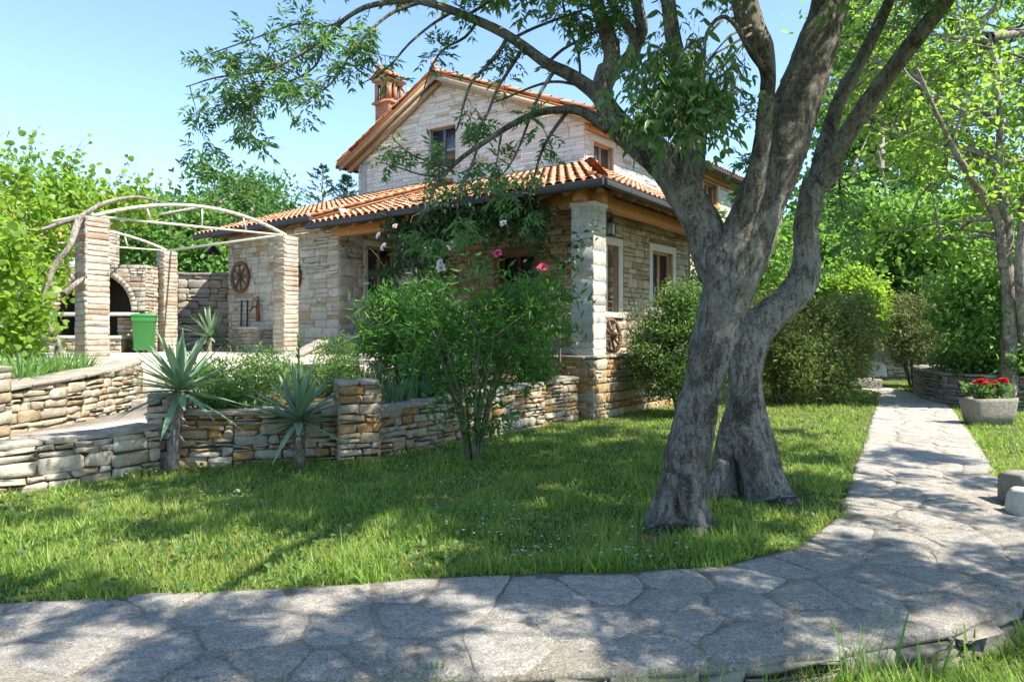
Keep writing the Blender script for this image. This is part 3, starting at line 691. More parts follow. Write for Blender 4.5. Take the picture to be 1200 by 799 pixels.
# porch timber
bm_ = MB(); bm_.bar(H(0, -.35, 4.13), H(0, 7.2, 4.13), .2, .24); bm_.bar(H(-.42, 0, 4.132), H(6.9, 0, 4.132), .2, .236); bm_.bar(H(D1, S1, 4.7), H(D1, 7.1, 4.7), .14, .18)
bm_.build('porch_beam', M['wood_orange'], house, .008)
rf = MB()
for k in range(13):
    s_ = .15+k*.58; dm = min(D1, (.544/.355)*(s_+.65)-.75); rf.bar(H(-.6, s_, fz(-.6)-.13), H(dm, s_, fz(dm)-.13), .1, .12)
for k in range(11):
    d_ = .15+k*.58; sm = min(S1+.1, (.355/.544)*(d_+.65)-.75); rf.bar(H(d_, -.6, rz(-.6)-.13), H(d_, sm, rz(sm)-.13), .1, .12)
rf.bar(H(-.55, -.55, 4.12), H(2.4, 1.3, 5.13), .12, .14)
rf.build('rafter', M['wood_brown'], house)
rf = MB()
for s_ in (8, 9.2, 10.4, 11.6): rf.bar(H(-.6, s_, fz(-.6)+lz-.13), H(.1, s_, fz(.1)+lz-.13), .12, .13)
rf.bar(H(-.06, 7.3, LZ-.02), H(-.06, 12.2, LZ-.02), .12, .16)
rf.build('rafter', M['wood_brown'], house)
def pillar(c, w, z0, z1, mat='stone_white', ch=(.18,.34)):
    cb, sb = MB(), MB(); c = Vector(c); cb.box(c+Z*(z0+z1)/2, U*w/2, V*w/2, Z*(z1-z0)/2)
    for (e, n) in ((V, -U), (-U, -V), (-V, U), (U, V)):
        stones(sb, c+n*w/2-e*w/2, e, n, rect(-.008, w+.008), z0, z1, ch, (.2, w+.1), (.003,.010), .006, .005, .15)
    p = cb.build('pillar', M['mortar'], house); sb.build('pillar_stonework', M[mat], p)
    k = MB(); k.box(c+Z*(z1-.04), U*(w/2+.03), V*(w/2+.03), Z*.045, .006); k.build('capital', M['dressed_stone'], p, .01)
pillar(H(0, 0), .47, 1.15, 4.01); pillar(H(0, 4.72), .34, 1.085, 4.01)
# chimney
ch_c = A+GV*8.05+UV*.85; cz = 7.9
cb = MB(); rb = MB(); w = .66
cb.box(ch_c+Z*(cz+.8), GV*w*.47, UV*w*.47, Z*.95)
for (e, n) in ((GV, GN), (UV, UN), (-GV, -GN), (-UV, -UN)):
    stones(rb, ch_c+n*w*.5-e*w*.5, e, n, rect(0, w), cz-.2, cz+1.55, (.07,.075), (.18,.24), (.006,.01), .008, .002, 0)
    for sx in (-.42, 0, .42): rb.box(ch_c+n*(w*.5-.03)+e*sx*w*1.02+Z*(cz+1.95), e*(.055 if sx == 0 else .06), n*.05, Z*.27)
    rb.box(ch_c+n*(w*.5-.028)+Z*(cz+2.27), e*w*.5, n*.05, Z*.06)
chim = cb.build('chimney', M['soot'], house); rb.build('chimney_brick', M['brick_red'], chim)
k = MB(); k.box(ch_c+Z*(cz+1.6), GV*w*.6, UV*w*.6, Z*.035); k.box(ch_c+Z*(cz+1.66), GV*w*.53, UV*w*.53, Z*.03); k.box(ch_c+Z*(cz+2.36), GV*w*.6, UV*w*.6, Z*.035)
k.box(ch_c+Z*(cz+1.95), GV*w*.32, UV*w*.32, Z*.27)
for sg in (1, -1):
    pass
k.build('chimney_cornice', M['terracotta'], chim)
mt, mbs = MB(), MB(); ez_ = cz+2.42; hz_ = .24; ww_ = w*.66
pk = [(-ww_, ez_), (0, ez_+hz_), (ww_, ez_)]
cc = lambda g_, u_, z_: ch_c+GV*g_+UV*u_+Z*z_
tiles(mt, mbs, [cc(-ww_, -ww_, ez_), cc(-ww_, ww_, ez_), cc(0, ww_, ez_+hz_), cc(0, -ww_, ez_+hz_)], .17, .3, .07, .03)
tiles(mt, mbs, [cc(ww_, ww_, ez_), cc(ww_, -ww_, ez_), cc(0, -ww_, ez_+hz_), cc(0, ww_, ez_+hz_)], .17, .3, .07, .03)
ridge(mt, cc(0, -ww_-.03, ez_+hz_+.03), cc(0, ww_+.03, ez_+hz_+.03), .085, .3)
for u_ in (-ww_*.85, ww_*.85): mt.add([cc(-ww_*.9, u_, ez_-.02), cc(ww_*.9, u_, ez_-.02), cc(0, u_, ez_+hz_-.03)], [(0,1,2)])
q = cc(0, -ww_, ez_+hz_+.08); mt.tube([q, q+Z*.06, q+Z*.1, q+Z*.16, q+Z*.24], [.08,.04,.06,.03,.01], 8)
cap = mt.build('chimney_cap', M['roof_tile'], chim)
k = MB(); k.tube([cc(-.75, .3, cz+1.3), cc(-.55, .3, cz+2.15)], .045, 8); k.build('flue_pipe', M['plaster_white'], main_roof)
# ---------------------------------------------------------------- garden walls
w1 = dry_wall('garden_wall', 'low pale rubble wall with broad flat top beside the paved walkway at the lawn edge', 'wall', [(-5.45,5.55),(-4.86,6.42),(-4.25,7.25),(-3.98,7.72)], [.42,.42,.43,.45], [0,0,0,0], 'stone_cream', .42, (.06,.16), (.13,.42), copw=.4)
w2_ = dry_wall('garden_wall', 'brown rubble wall behind the two yuccas, between the short pier and the square pier', 'wall', [(-3.9,7.86),(-3.26,7.98),(-2.12,8.30)], [.60,.59,.58], [0,0,0], 'stone_ochre', .36, (.05,.14), (.10,.36))
w3_ = dry_wall('garden_wall', 'ochre rubble wall with a sloping flat coping running from the square pier to the porch corner', 'wall', [(-1.72,8.42),(-.55,10.05),(.55,11.62),(1.18,12.44)], [.56,.62,.68,.72], [0,0,0,0], 'stone_ochre', .36, (.06,.16), (.11,.38))
tw = dry_wall('terrace_wall', 'tall stone retaining wall carrying the porch floor and its corner pillar', 'wall', [H(-.33,5.55),H(-.33,-.33),H(5.6,-.33)], [1.10,1.10,1.10], [0,0,0], 'stone_ochre', .4, (.09,.21), (.16,.48))
pw = dry_wall('planter_wall', 'stone wall of the raised flower bed on the far side of the paved walkway', 'wall', [(-6.25,5.9),(-5.72,7.6),(-5.62,8.6),(-5.78,10.4),(-6.1,11.25)], [.84,.88,.94,1.04,1.07], [.4,.4,.4,.4,.4], 'stone_cream', .4, (.06,.15), (.14,.42))
def pier(name, label, c, w, z0, z1, mat, ang=0, cap=.05):
    r_ = empty(name, (c[0], c[1], z0), label, 'pier'); cb, sb, kb = MB(), MB(), MB(); e = Vector((math.cos(ang), math.sin(ang), 0)); n = Vector((e.y, -e.x, 0)); c = Vector((c[0], c[1], 0))
    cb.box(c+Z*(z0+z1)/2, e*w/2, n*w/2, Z*(z1-z0)/2)
    for (a, b) in ((e, n), (-n, e), (-e, -n), (n, -e)): stones(sb, c+b*w/2-a*w/2, a, b, rect(-.01, w+.01), z0-.02, z1, (.07,.15), (.14,.36), (.012,.035), .012, .012, .25)
    for k in range(2): kb.box(c+e*(k-.5)*(w*.53)+Z*(z1+cap/2), e*(w*.26), n*(w/2+.035), Z*cap/2, .014)
    cb.build('core', M['dark_core'], r_); sb.build('stonework', M[mat], r_); kb.build('cap', M['coping_stone'], r_, .012); return r_
pier('stone_pier', 'short cream stone pier at the end of the walkway wall behind the taller yucca', (-4.02,8.05), .40, .0, .80, 'stone_brick', .3)
pier('stone_pier', 'square stone pier with flat capstones between the two lengths of rubble wall', (-1.92,8.44), .48, 0, .92, 'stone_ochre', .35)
pier('stone_pier', 'pale stone gatepost at the left edge in front of the raised flower bed', (-5.6,7.2), .36, .38, 1.12, 'stone_cream', .1, .07)
rw = dry_wall('boundary_wall', 'tall sunlit yellow-grey stone boundary wall behind the pergola', 'wall', [(-17,20.9),(-11.5,21.1),(-6.6,21.5)], [3.42,3.42,3.42], [1.05,1.05,1.05], 'stone_cream', .45, (.12,.28), (.2,.65), cop_t=.08)
pl = dry_wall('round_planter_wall', 'curved dry stone planter wall beside the path, behind the flower trough', 'wall', [(13.5,13.4),(11.6,13.2),(10.6,13.5),(9.85,14.2),(9.6,15.2),(9.9,16.4),(10.5,17.7),(11.2,19.0),(12.4,19.6)], [.66]*9, [0]*9, 'grey_stone', .34, (.07,.15), (.18,.5), side=-1)
fw = dry_wall('low_wall', 'low far stone wall across the garden at the end of the path', 'wall', [(13.6,26.2),(18.5,26.5)], [.72,.72], [-.05,-.05], 'stone_cream', .4, (.1,.2), (.2,.5))
sheet('planter_bed', [(13.5,13.7),(11.6,13.5),(10.1,14.3),(9.9,15.2),(10.2,16.4),(10.8,17.7),(11.5,18.8),(14,19.4)], .55, 'soil', skirt=.6)

# ---------------------------------------------------------------- garden stairs and bench slab
st = empty('garden_steps', (-3.4, 13.6, .9), 'short stone stair with two sloping cheek slabs climbing to the porch', 'stairs')
mb = MB()
for k in range(3):
    c = Vector((-3.15,13.25,0))+U*(.3*k); mb.box(c+Z*(.76+.05*k), V*.62, U*.16, Z*(.2+.05*k), .006)
mb.build('step', M['patio_stone'], st, .01)
for (a, b) in ((W(306,436,13.0), W(377,400,14.3)), (W(424,440,12.7), W(456,409,13.9))):
    d = (b-a); e = Vector((d.x, d.y, 0)).normalized(); n = Vector((e.y, -e.x, 0)); cb, sb, kb = MB(), MB(), MB(); L = Vector((d.x, d.y, 0)).length
    cb.prism([(a+n*.13)[:2], (b+n*.13)[:2], (b-n*.13)[:2], (a-n*.13)[:2]], .5, [a.z-.05, b.z-.05, b.z-.05, a.z-.05])
    iv = lambda za, zb, a=a, b=b, L=L: [(max(0, L*((za+zb)/2-a.z+.05)/(b.z-a.z)), L)]
    stones(sb, Vector((a.x, a.y, 0))+n*.13, e, n, iv, .5, b.z-.06, (.07,.13), (.14,.34), (.01,.02), .01, .01); stones(sb, Vector((a.x, a.y, 0))-n*.13+e*L, -n, e, rect(-.26, 0), .5, b.z-.06, (.07,.13), (.14,.3), (.01,.02), .01, .01)
    stones(sb, Vector((a.x, a.y, 0))-n*.13, n, -e, rect(0, .26), .5, a.z-.05, (.07,.13), (.14,.3), (.01,.02), .01, .01)
    c_ = cb.build('cheek_wall', M['mortar'], st); sb.build('cheek_stonework', M['stone_cream'], c_)
    kb.bar(a-d*.05, b+d*.03, .34, .06, jit=.008); kb.build('slab', M['coping_stone'], c_, .012)
st = empty('garden_steps', (-4.9, 11.2, .4), 'broad pale stone steps rising from the walkway to the sunny patio', 'stairs')
mb = MB()
for k in range(4):
    a = Vector((-5.75, 10.3+.36*k, 0)); b = Vector((-4.05, 10.5+.40*k, 0)); n = Vector((0,1,0)); zt = .40+.155*(k+1)
    mb.box((a+b)/2+n*.9+Z*(zt-.10), (b-a)/2, n*.9, Z*.095, .006)
mb.build('step', M['patio_stone'], st, .012)
be = empty('stone_bench', H(-.15,6.6,1.08), 'stone bench with a white slab seat against the corner of the lodge', 'bench')
mb = MB(); mb.box(H(.55,6.72,1.50), U*.55, V*.24, Z*.035, .004); mb.build('seat', M['dressed_stone'], be, .008)
mb = MB()
stones(mb, H(-.0,6.6,0)-U*0, V, -U, rect(0,.4), 1.08, 1.46, (.09,.14), (.15,.3), (.01,.02), .01, .01)
stones(mb, H(1.1,6.55,0), -U, -V, rect(0,1.1), 1.08, 1.46, (.09,.14), (.15,.3), (.01,.02), .01, .01)
mb.build('base', M['stone_mix'], be)

# ---------------------------------------------------------------- pergola
PA, PB, PC = Vector((-7.5,12.2,0)), Vector((-5.3,16.0,0)), Vector((-9.6,19.0,0)); PD = PA+PC-PB
pe = (PB-PA).normalized(); pv = (PC-PB).normalized()
pg = empty('pergola', ((PA+PC)/2)+Z*1.1, 'arched cream iron pergola on four slim stone pillars over the patio', 'pergola')
TOP = {}
for p, zt, w in ((PA, 3.62, .42), (PB, 3.84, .42), (PC, 3.86, .40), (PD, 3.70, .42)):
    cb, sb = MB(), MB(); cb.box(p+Z*(1.05+zt)/2, pe*w*.47, pv*w*.47, Z*(zt-1.05)/2)
    for (e, n) in ((pv, -pe), (-pv, pe), (pe, pv), (-pe, -pv)): stones(sb, p+n*w*.47-e*w/2, e, n, rect(-.006, w+.006), 1.05, zt, (.085,.125), (.3,.8), (.008,.02), .012, .006, 0)
    q = cb.build('pillar', M['mortar'], pg); sb.build('pillar_stonework', M['stone_brick'], q)
ir = MB()
def arch(a, b, za, zb, rise, r=.03, chord=True, nst=3, over=.0):
    a, b = a+Z*za, b+Z*zb; n = 22; pts = [a.lerp(b, i/n)+Z*(rise*4*(i/n)*(1-i/n)) for i in range(n+1)]
    for i in range(n): ir.bar(pts[i], pts[i+1], .055, .06)
    if chord: ir.bar(a, b, .04, .04)
    for k in range(nst):
        t = (k+1)/(nst+1); i = int(t*n); ir.bar(a.lerp(b, t), pts[i], .028, .028, up=Vector((1,0,0)))
arch(PA, PB, 3.66, 3.88, .42); arch(PD, PC, 3.72, 3.90, .42); 
ir.bar(PB+Z*3.9, PC+Z*3.9, .05, .05); ir.bar(PA+Z*3.7, PD+Z*3.74, .05, .05)
mid = (PA+PB)/2+Z*(3.77+.42); mid2 = (PD+PC)/2+Z*(3.81+.42); ir.bar(mid, mid2, .035, .035)
ir.build('iron_frame', M['cream_paint'], pg)
wr = MB()
for k in range(5):
    t = .15+.17*k; wr.tube([PA.lerp(PB, t)+Z*(3.72+.42*4*t*(1-t)), PD.lerp(PC, t)+Z*(3.76+.42*4*t*(1-t))], .006, 4)
wr.build('wire', M['black_iron'], pg)

# ---------------------------------------------------------------- barbecue
bq = empty('barbecue', (-11, 18.4, 1.1), 'outdoor stone barbecue with wide brick arch, pale counter slabs and a square chimney', 'barbecue')
bx0, bx1, by = -12.35, -9.9, 18.2
b1, b2, b3, b4 = MB(), MB(), MB(), MB()
ex = Vector((1,0,0)); nb = Vector((0,-1,0))
b1.box((bx0-.1,by+.9,2.2), ex*.12, nb*.9, Z*1.12); b1.box((bx1+.0,by+.9,2.2), ex*.12, nb*.9, Z*1.12); b1.box(((bx0+bx1)/2,by+1.75,2.2), ex*1.3, nb*.1, Z*1.12)
b1.box(((bx0+bx1)/2,by+.9,3.36), ex*1.35, nb*.9, Z*.08)
b1.build('body', M['soot'], bq)
acx, ar, az = (bx0+bx1)/2, 1.0, 2.2; AO = Vector((bx0-.22, by, 0)); AW = bx1-bx0+.34
def ai(za, zb):
    z = (za+zb)/2
    if z < az: hw = ar
    else: hw = math.sqrt(max(0, ar**2-(z-az)**2))+.14 if z < az+ar+.12 else 0
    c_ = acx-AO.x
    return [(0, c_-hw), (c_+hw, AW)] if hw > 0 else [(0, AW)]
stones(b2, AO, ex, nb, ai, 2.2, 3.42, (.09,.16), (.16,.4), (.012,.03), .012, .01)
stones(b2, Vector((bx1+.12, by, 0)), Vector((0,1,0)), ex, rect(0,1.8), 1.1, 3.42, (.09,.16), (.16,.4), (.012,.03), .012, .01)
stones(b2, AO, ex, nb, lambda a, b: [(0,.32),(1.0,1.3),(2.05,2.79)], 1.1, 2.02, (.09,.16), (.16,.4), (.012,.03), .012, .01)
b2.build('stonework', M['stone_brick'], bq)
for k in range(27):                                         # arch bricks
    a_ = math.pi*(k+.5)/27; d = Vector((math.cos(a_),0,math.sin(a_))); t = Vector((-d.z,0,d.x)); b3.box(Vector((acx,by+.03,az))+d*(ar+.07), d*.075, nb*.075, t*.052, .004)
b3.build('arch', M['stone_brick'], bq)
b4.box((acx-.26,by-.22,2.10), ex*1.46, nb*.32, Z*.045, .006); b4.box((acx+.12,by-.5,1.5), ex*1.0, nb*.25, Z*.04, .006); b4.build('counter_slab', M['dressed_stone'], bq, .01)
b5 = MB(); stones(b5, Vector((acx-.75,by-.7,0)), ex, nb, rect(0,1.85), 1.08, 1.46, (.08,.13), (.18,.42), (.01,.025), .012, .01); b5.box((acx+.15,by-.44,1.28), ex*.9, nb*.22, Z*.18); b5.build('base', M['stone_cream'], bq)
b6, b7 = MB(), MB(); cx_, cy_ = -11.6, by+1.35; b6.box((cx_,cy_,4.0), ex*.22, nb*.22, Z*.62); b6.box((cx_,cy_,4.65), ex*.28, nb*.28, Z*.04, .006); ck = b6.build('chimney', M['mortar'], bq)
for e_, n_ in ((ex, nb), (-nb, ex), (nb, -ex)): stones(b7, Vector((cx_,cy_,0))+n_*.22-e_*.23, e_, n_, rect(0,.46), 3.4, 4.6, (.07,.13), (.15,.3), (.01,.02), .01, .008)
b7.build('chimney_stonework', M['stone_brick'], ck)
nb_ = empty('neighbour_house', (-16.2, 27, 0), 'white rendered neighbour house with a red tile roof behind the boundary wall', 'house')
mb = MB(); mb.box((-20.8,29.5,2.7), ex*3.6, nb*2.5, Z*2.7); mb.build('wall', M['plaster_white'], nb_)
mt, mbs = MB(), MB(); tiles(mt, mbs, [(-24.8,26.5,5.35),(-16.9,26.5,5.35),(-16.9,29.6,7.6),(-24.8,29.6,7.6)], .3, .5, .12); r_ = mt.build('roof', M['roof_tile'], nb_); mbs.build('roof_boarding', M['wood_brown'], r_)
mb = MB(); mb.box((-18.1,26.98,3.7), ex*.45, nb*.03, Z*.55); mb.build('window', M['pane_glass'], nb_)

# ---------------------------------------------------------------- wheelie bin
bn = empty('wheelie_bin', (-9.56,17.75,1.1), 'green plastic wheelie bin standing on the patio beside the barbecue counter', 'bin')
mb = MB(); c = Vector((-9.56,17.75,0)); bx = Vector((.885,.466,0)); bk = Vector((-.466,.885,0)); vs = []
for z, a, b in ((1.16,.235,.25), (1.9,.275,.32), (1.90,.295,.335), (2.02,.295,.335)):
    for sx, sy in ((-1,-1),(1,-1),(1,1),(-1,1)): vs.append(c+bx*sx*a+bk*sy*b+Z*z)
mb.add(vs, [(k*4+i, k*4+(i+1) % 4, k*4+4+(i+1) % 4, k*4+4+i) for k in range(3) for i in range(4)]+[(3,2,1,0)]); mb.build('body', M['green_plastic'], bn, .012)
mb = MB(); mb.box(c+Z*2.055, bx*.305, bk*.35, Z*.03); mb.box(c+Z*2.09, bx*.24, bk*.27, Z*.015); mb.build('lid', M['green_plastic'], bn, .014)
mb = MB(); mb.tube([c+bk*.4-bx*.24+Z*1.98, c+bk*.4+bx*.24+Z*1.98], .018, 8); mb.build('handle', M['green_plastic'], bn)
for sx in (-.24, .24):
    mb = MB(); mb.tube([c+bx*(sx-.025)+bk*.24+Z*1.2, c+bx*(sx+.025)+bk*.24+Z*1.2], .1, 16); mb.build('wheel', M['dark_rubber'], bn)

# ---------------------------------------------------------------- cart wheels, lamps, iron tools
def cart_wheel(label, c, ax, R0, nsp=8, mat='wood_old', grp='old cart wheels decorating the house'):
    t = empty('cart_wheel', Vector(c), label, 'cart wheel', grp); ax = Vector(ax).normalized(); x = ax.orthogonal().normalized(); y = ax.cross(x)
    m_ = MB(); m_.ring(c, ax, R0*.9, (R0*.085, .04), 32, 6); m_.build('rim', M[mat], t)
    m_ = MB(); m_.ring(c, ax, R0*.985, (.012,.042), 32, 4); m_.build('iron_tyre', M['rusty_iron'], t)
    m_ = MB(); m_.tube([Vector(c)-ax*.06, Vector(c)-ax*.05, Vector(c)+ax*.09, Vector(c)+ax*.12], [R0*.15,R0*.19,R0*.17,R0*.11], 14); m_.build('hub', M[mat], t)
    for k in range(nsp):
        a = 2*math.pi*(k+.3)/nsp; d = x*math.cos(a)+y*math.sin(a); m_ = MB(); m_.bar(Vector(c)+d*R0*.14, Vector(c)+d*R0*.86, .04, .035, up=ax); m_.build('spoke', M[mat], t)
    return t
def on_lodge(px, py, out=.06):                 # a point on the lodge front wall seen at this pixel of the photograph
    k = (px-600)/800; o = H(-out, S2); s = (k*o.y-o.x)/(V.x-k*V.y); p = o+V*s; p.z = 1.5+(395-py)/800*p.y; return p
cart_wheel('small dark wooden cart wheel hung on the lodge wall at its far left corner', on_lodge(281,325), -U, .45, 8)
cart_wheel('large wooden cart wheel hung on the lodge wall behind the pergola pillar', on_lodge(338,324), -U, .52, 10)
cart_wheel('rusty brown cart wheel leaning on the porch edge behind the corner pillar', W(716.5,393,13.9), (.75,-.62,.12), .36, 8, 'wood_old')
lp = on_lodge(263,297,.05); t = empty('wall_lamp', lp, 'black barn lamp with a conical shade on the lodge end wall', 'lamp')
m_ = MB(); q = lp-U*.35+Z*.0; m_.tube([lp+Z*.28, lp-U*.2+Z*.36, q+Z*.3, q+Z*.16], .014, 6); m_.build('bracket', M['black_iron'], t)
m_ = MB(); m_.tube([q+Z*.18, q+Z*.12, q+Z*.06, q-Z*.05], [.05,.09,.15,.27], 18, cap=False); m_.build('lamp_shade', M['black_iron'], t)
m_ = MB(); m_.tube([q+Z*.06, q+Z*.02, q-Z*.05], [.03,.055,.02], 10); m_.build('bulb', M['lamp_glass'], t)
q = W(715.5,268,13.6); t = empty('porch_lantern', q, 'small black lantern hanging from the porch beam beside the corner pillar', 'lantern')
m_ = MB(); m_.tube([q+Z*.62, q+Z*.2], .008, 5); m_.tube([q+Z*.22, q+Z*.16, q+Z*.12], [.02,.07,.11], 6); m_.box(q-Z*.14, U*.075, V*.075, Z*.012)
for a, b in ((1,1),(1,-1),(-1,1),(-1,-1)): m_.bar(q+U*.06*a+V*.06*b-Z*.13, q+U*.085*a+V*.085*b+Z*.12, .014, .014)
m_.build('frame', M['black_iron'], t); m_ = MB(); m_.box(q-Z*.01, U*.058, V*.058, Z*.1); m_.build('lamp_glass', M['lamp_glass'], t)
def rod(label, pa, pb, head=None):
    t = empty('iron_tool', pa, label, 'tool', 'old iron garden tools on the lodge wall'); m_ = MB(); m_.tube([pa, pb], .022, 6); m_.build('shaft', M['black_iron'], t)
    m_ = MB()
    if head: m_.bar(pa-V*.09, pa+V*.09, .03, .05)
    else: m_.box(pa+Z*.08, V*.06, U*.012, Z*.12)
    m_.build('head', M['rusty_iron'], t)
rod('thin dark iron tool leaning on the lodge wall below the small wheel', on_lodge(282,404), on_lodge(283,352), True)
rod('dark iron spade on the lodge wall, next to the wall fountain', on_lodge(289,407), on_lodge(290,352))
fp = on_lodge(305,362); t = empty('wall_fountain', fp-Z*.9, 'rusty iron hand pump over a stone basin on the lodge wall', 'pump')
m_ = MB(); m_.tube([fp-Z*.35-U*.08, fp+Z*.18-U*.08, fp+Z*.25-U*.08], [.05,.05,.07], 10); m_.tube([fp-U*.08+Z*.06, fp-U*.25+Z*.04, fp-U*.32-Z*.08], .03, 8); m_.tube([fp-U*.08+Z*.25, fp-U*.05+Z*.33, fp+V*.16-U*.1+Z*.28, fp+V*.24-U*.1+Z*.1], .018, 6); m_.build('pump_body', M['rusty_iron'], t)
m_ = MB(); e0 = on_lodge(288,400,.0); e0.z = 0
stones(m_, H(-.45, 10.0), V, -U, rect(0, 1.15), 1.09, 1.72, (.09,.15), (.16,.36), (.01,.025), .012, .01); stones(m_, H(0, 10.0), -U, -V, rect(0, .45), 1.09, 1.72, (.09,.15), (.16,.36), (.01,.025), .012, .01); m_.box(H(-.22,10.57,1.4), U*.2, V*.55, Z*.3); m_.build('basin', M['stone_brick'], t)
m_ = MB(); m_.box(H(-.24,10.57,1.745), U*.26, V*.62, Z*.035, .006); m_.build('basin_rim', M['dressed_stone'], t, .01)

# ---------------------------------------------------------------- trough, cut stones, pots
tc_ = G(1158.5,497); t = empty('stone_trough', tc_, 'long grey carved stone trough planted with red flowers beside the path', 'trough')
mb = MB(); dx = Vector((.97,.25,0)).normalized(); dy = Vector((-dx.y,dx.x,0)); prof = [(0,.40,.17),(.2,.455,.20),(.40,.485,.225),(.455,.49,.23),(.455,.42,.16),(.34,.41,.15)]; vs = []
for z, a, b in prof:
    for i in range(20):
        th_ = 2*math.pi*i/20; sx = math.copysign(abs(math.cos(th_))**.45, math.cos(th_))*a; sy = math.copysign(abs(math.sin(th_))**.45, math.sin(th_))*b
        vs.append(tc_+dx*sx+dy*sy+Z*(z+.012*noise.noise(Vector((sx*5,sy*5,z*5)))))
mb.add(vs, [(k*20+i, k*20+(i+1) % 20, k*20+20+(i+1) % 20, k*20+20+i) for k in range(5) for i in range(20)]+[tuple(range(19,-1,-1))], True); mb.build('basin', M['grey_stone'], t)
mb = MB(); mb.add([tc_+dx*.41*math.cos(i*math.pi/8)+dy*.15*math.sin(i*math.pi/8)+Z*.40 for i in range(16)], [tuple(range(16))]); mb.build('potting_soil', M['soil'], t)
def boulder(name, label, c, r3, mat, seed, sq=.6, group=None):
    bm = MB(); n1, n2 = 26, 36; vs = []; c = Vector(c)
    for i in range(n1+1):
        ph = math.pi*i/n1-math.pi/2
        for k in range(n2):
            a = 2*math.pi*k/n2; f = lambda v_: math.copysign(abs(v_)**sq, v_)
            p = Vector((f(math.cos(ph))*f(math.cos(a))*r3[0], f(math.cos(ph))*f(math.sin(a))*r3[1], f(math.sin(ph))*r3[2]))
            w = 1+.14*noise.noise(p*3+Vector((seed,0,0)))+.09*noise.noise(p*9+Vector((0,seed,0)))+.03*noise.noise(p*25); vs.append(c+p*w)
    bm.add(vs, [(i*n2+k, i*n2+(k+1) % n2, (i+1)*n2+(k+1) % n2, (i+1)*n2+k) for i in range(n1) for k in range(n2)], True)
    o = bm.build(name, M[mat]); tag(o, label, 'stone', group); return o
boulder('cut_stone', 'squared grey-brown stone block standing at the path edge near the right side', (4.62,6.12,.12), (.17,.17,.17), 'grey_stone', 3, .3)
boulder('cut_stone', 'rounded whitish stone block in front of the squared grey one at the path edge', (4.37,5.74,.09), (.15,.15,.15), 'dressed_stone', 8, .5)
boulder('stone_block', 'tall pale cut stone block upright at the far end of the path', G(1031,437)+Z*.55, (.42,.3,.62), 'stone_cream', 5, .25)
boulder('stone_block', 'low white boulder lying in sunlit grass at the end of the path', G(1022,441)+Z*.2, (.45,.35,.34), 'dressed_stone', 6, .5)
boulder('stone_block', 'dark flat stone step beside the path under the olive bush', G(1013,455)+Z*.1, (.4,.3,.2), 'grey_stone', 4, .35)
q = W(768,352,15.0); boulder('garden_boulder', 'grey weathered boulder standing on the porch edge in front of the open door', (q.x+.1,q.y,1.62), (.30,.24,.52), 'grey_stone', 12, .7)
q = W(771,376,14.6); q = W(786,376,13.9); t = empty('flower_pot', (q.x,q.y,1.1), 'wide terracotta pot on the porch edge below the grey boulder', 'pot'); mb = MB(); b_ = Vector((q.x,q.y,0))
mb.tube([b_+Z*1.12, b_+Z*1.45, b_+Z*1.55, b_+Z*1.58, b_+Z*1.64], [.16,.25,.28,.31,.31], 20); mb.build('body', M['terracotta'], t); mb = MB(); mb.tube([b_+Z*1.6, b_+Z*1.646], [.28,.28], 16); mb.build('potting_soil', M['soil'], t)
q = W(460,402,12.9); t = empty('flower_pot', (q.x,q.y,1.0), 'orange terracotta pot half hidden by leaves at the foot of the porch steps', 'pot'); mb = MB(); b_ = Vector((q.x,q.y,0))
mb.tube([b_+Z*1.0, b_+Z*1.32, b_+Z*1.33, b_+Z*1.42], [.12,.19,.215,.215], 18); mb.build('body', M['terracotta'], t); mb = MB(); mb.tube([b_+Z*1.4, b_+Z*1.43], [.19,.19], 14); mb.build('potting_soil', M['soil'], t)
# ================================================================ trees
def lump_fn(amp, seed, groove=.0):
    def f(p, d, r, a):
        q = Vector((p.x, p.y, p.z))+d*r+Vector((seed, 0, 0))
        w = amp*noise.noise(q*2.1)+amp*.6*noise.noise(q*5.5)+amp*.32*noise.noise(q*13)
        w += amp*.2*noise.noise(q*29)
        w += groove*1.6*abs(noise.noise(Vector((d.x*3.2+seed, d.y*3.2, p.z*1.1))))
        return r*(1+w)
    return f
def limb(mb, pts, amp=.14, seg=22, step=.05, seed=0, groove=.12):
    sp = spline(pts, step); mb.tube([p for p, r in sp], [r for p, r in sp], seg, True, True, lump_fn(amp, seed, groove)); return sp
def pxl(pts, Yf=None):
    """measured limb: (px, py, Y, width in px) -> (point, radius)"""
    return [(W(x, y, Y), (w*.80 if w > 20 else w*.85)/2/800*Y) for x, y, Y, w in pts]
class Leaves:
    def __init__(s): s.P = []; s.D = []
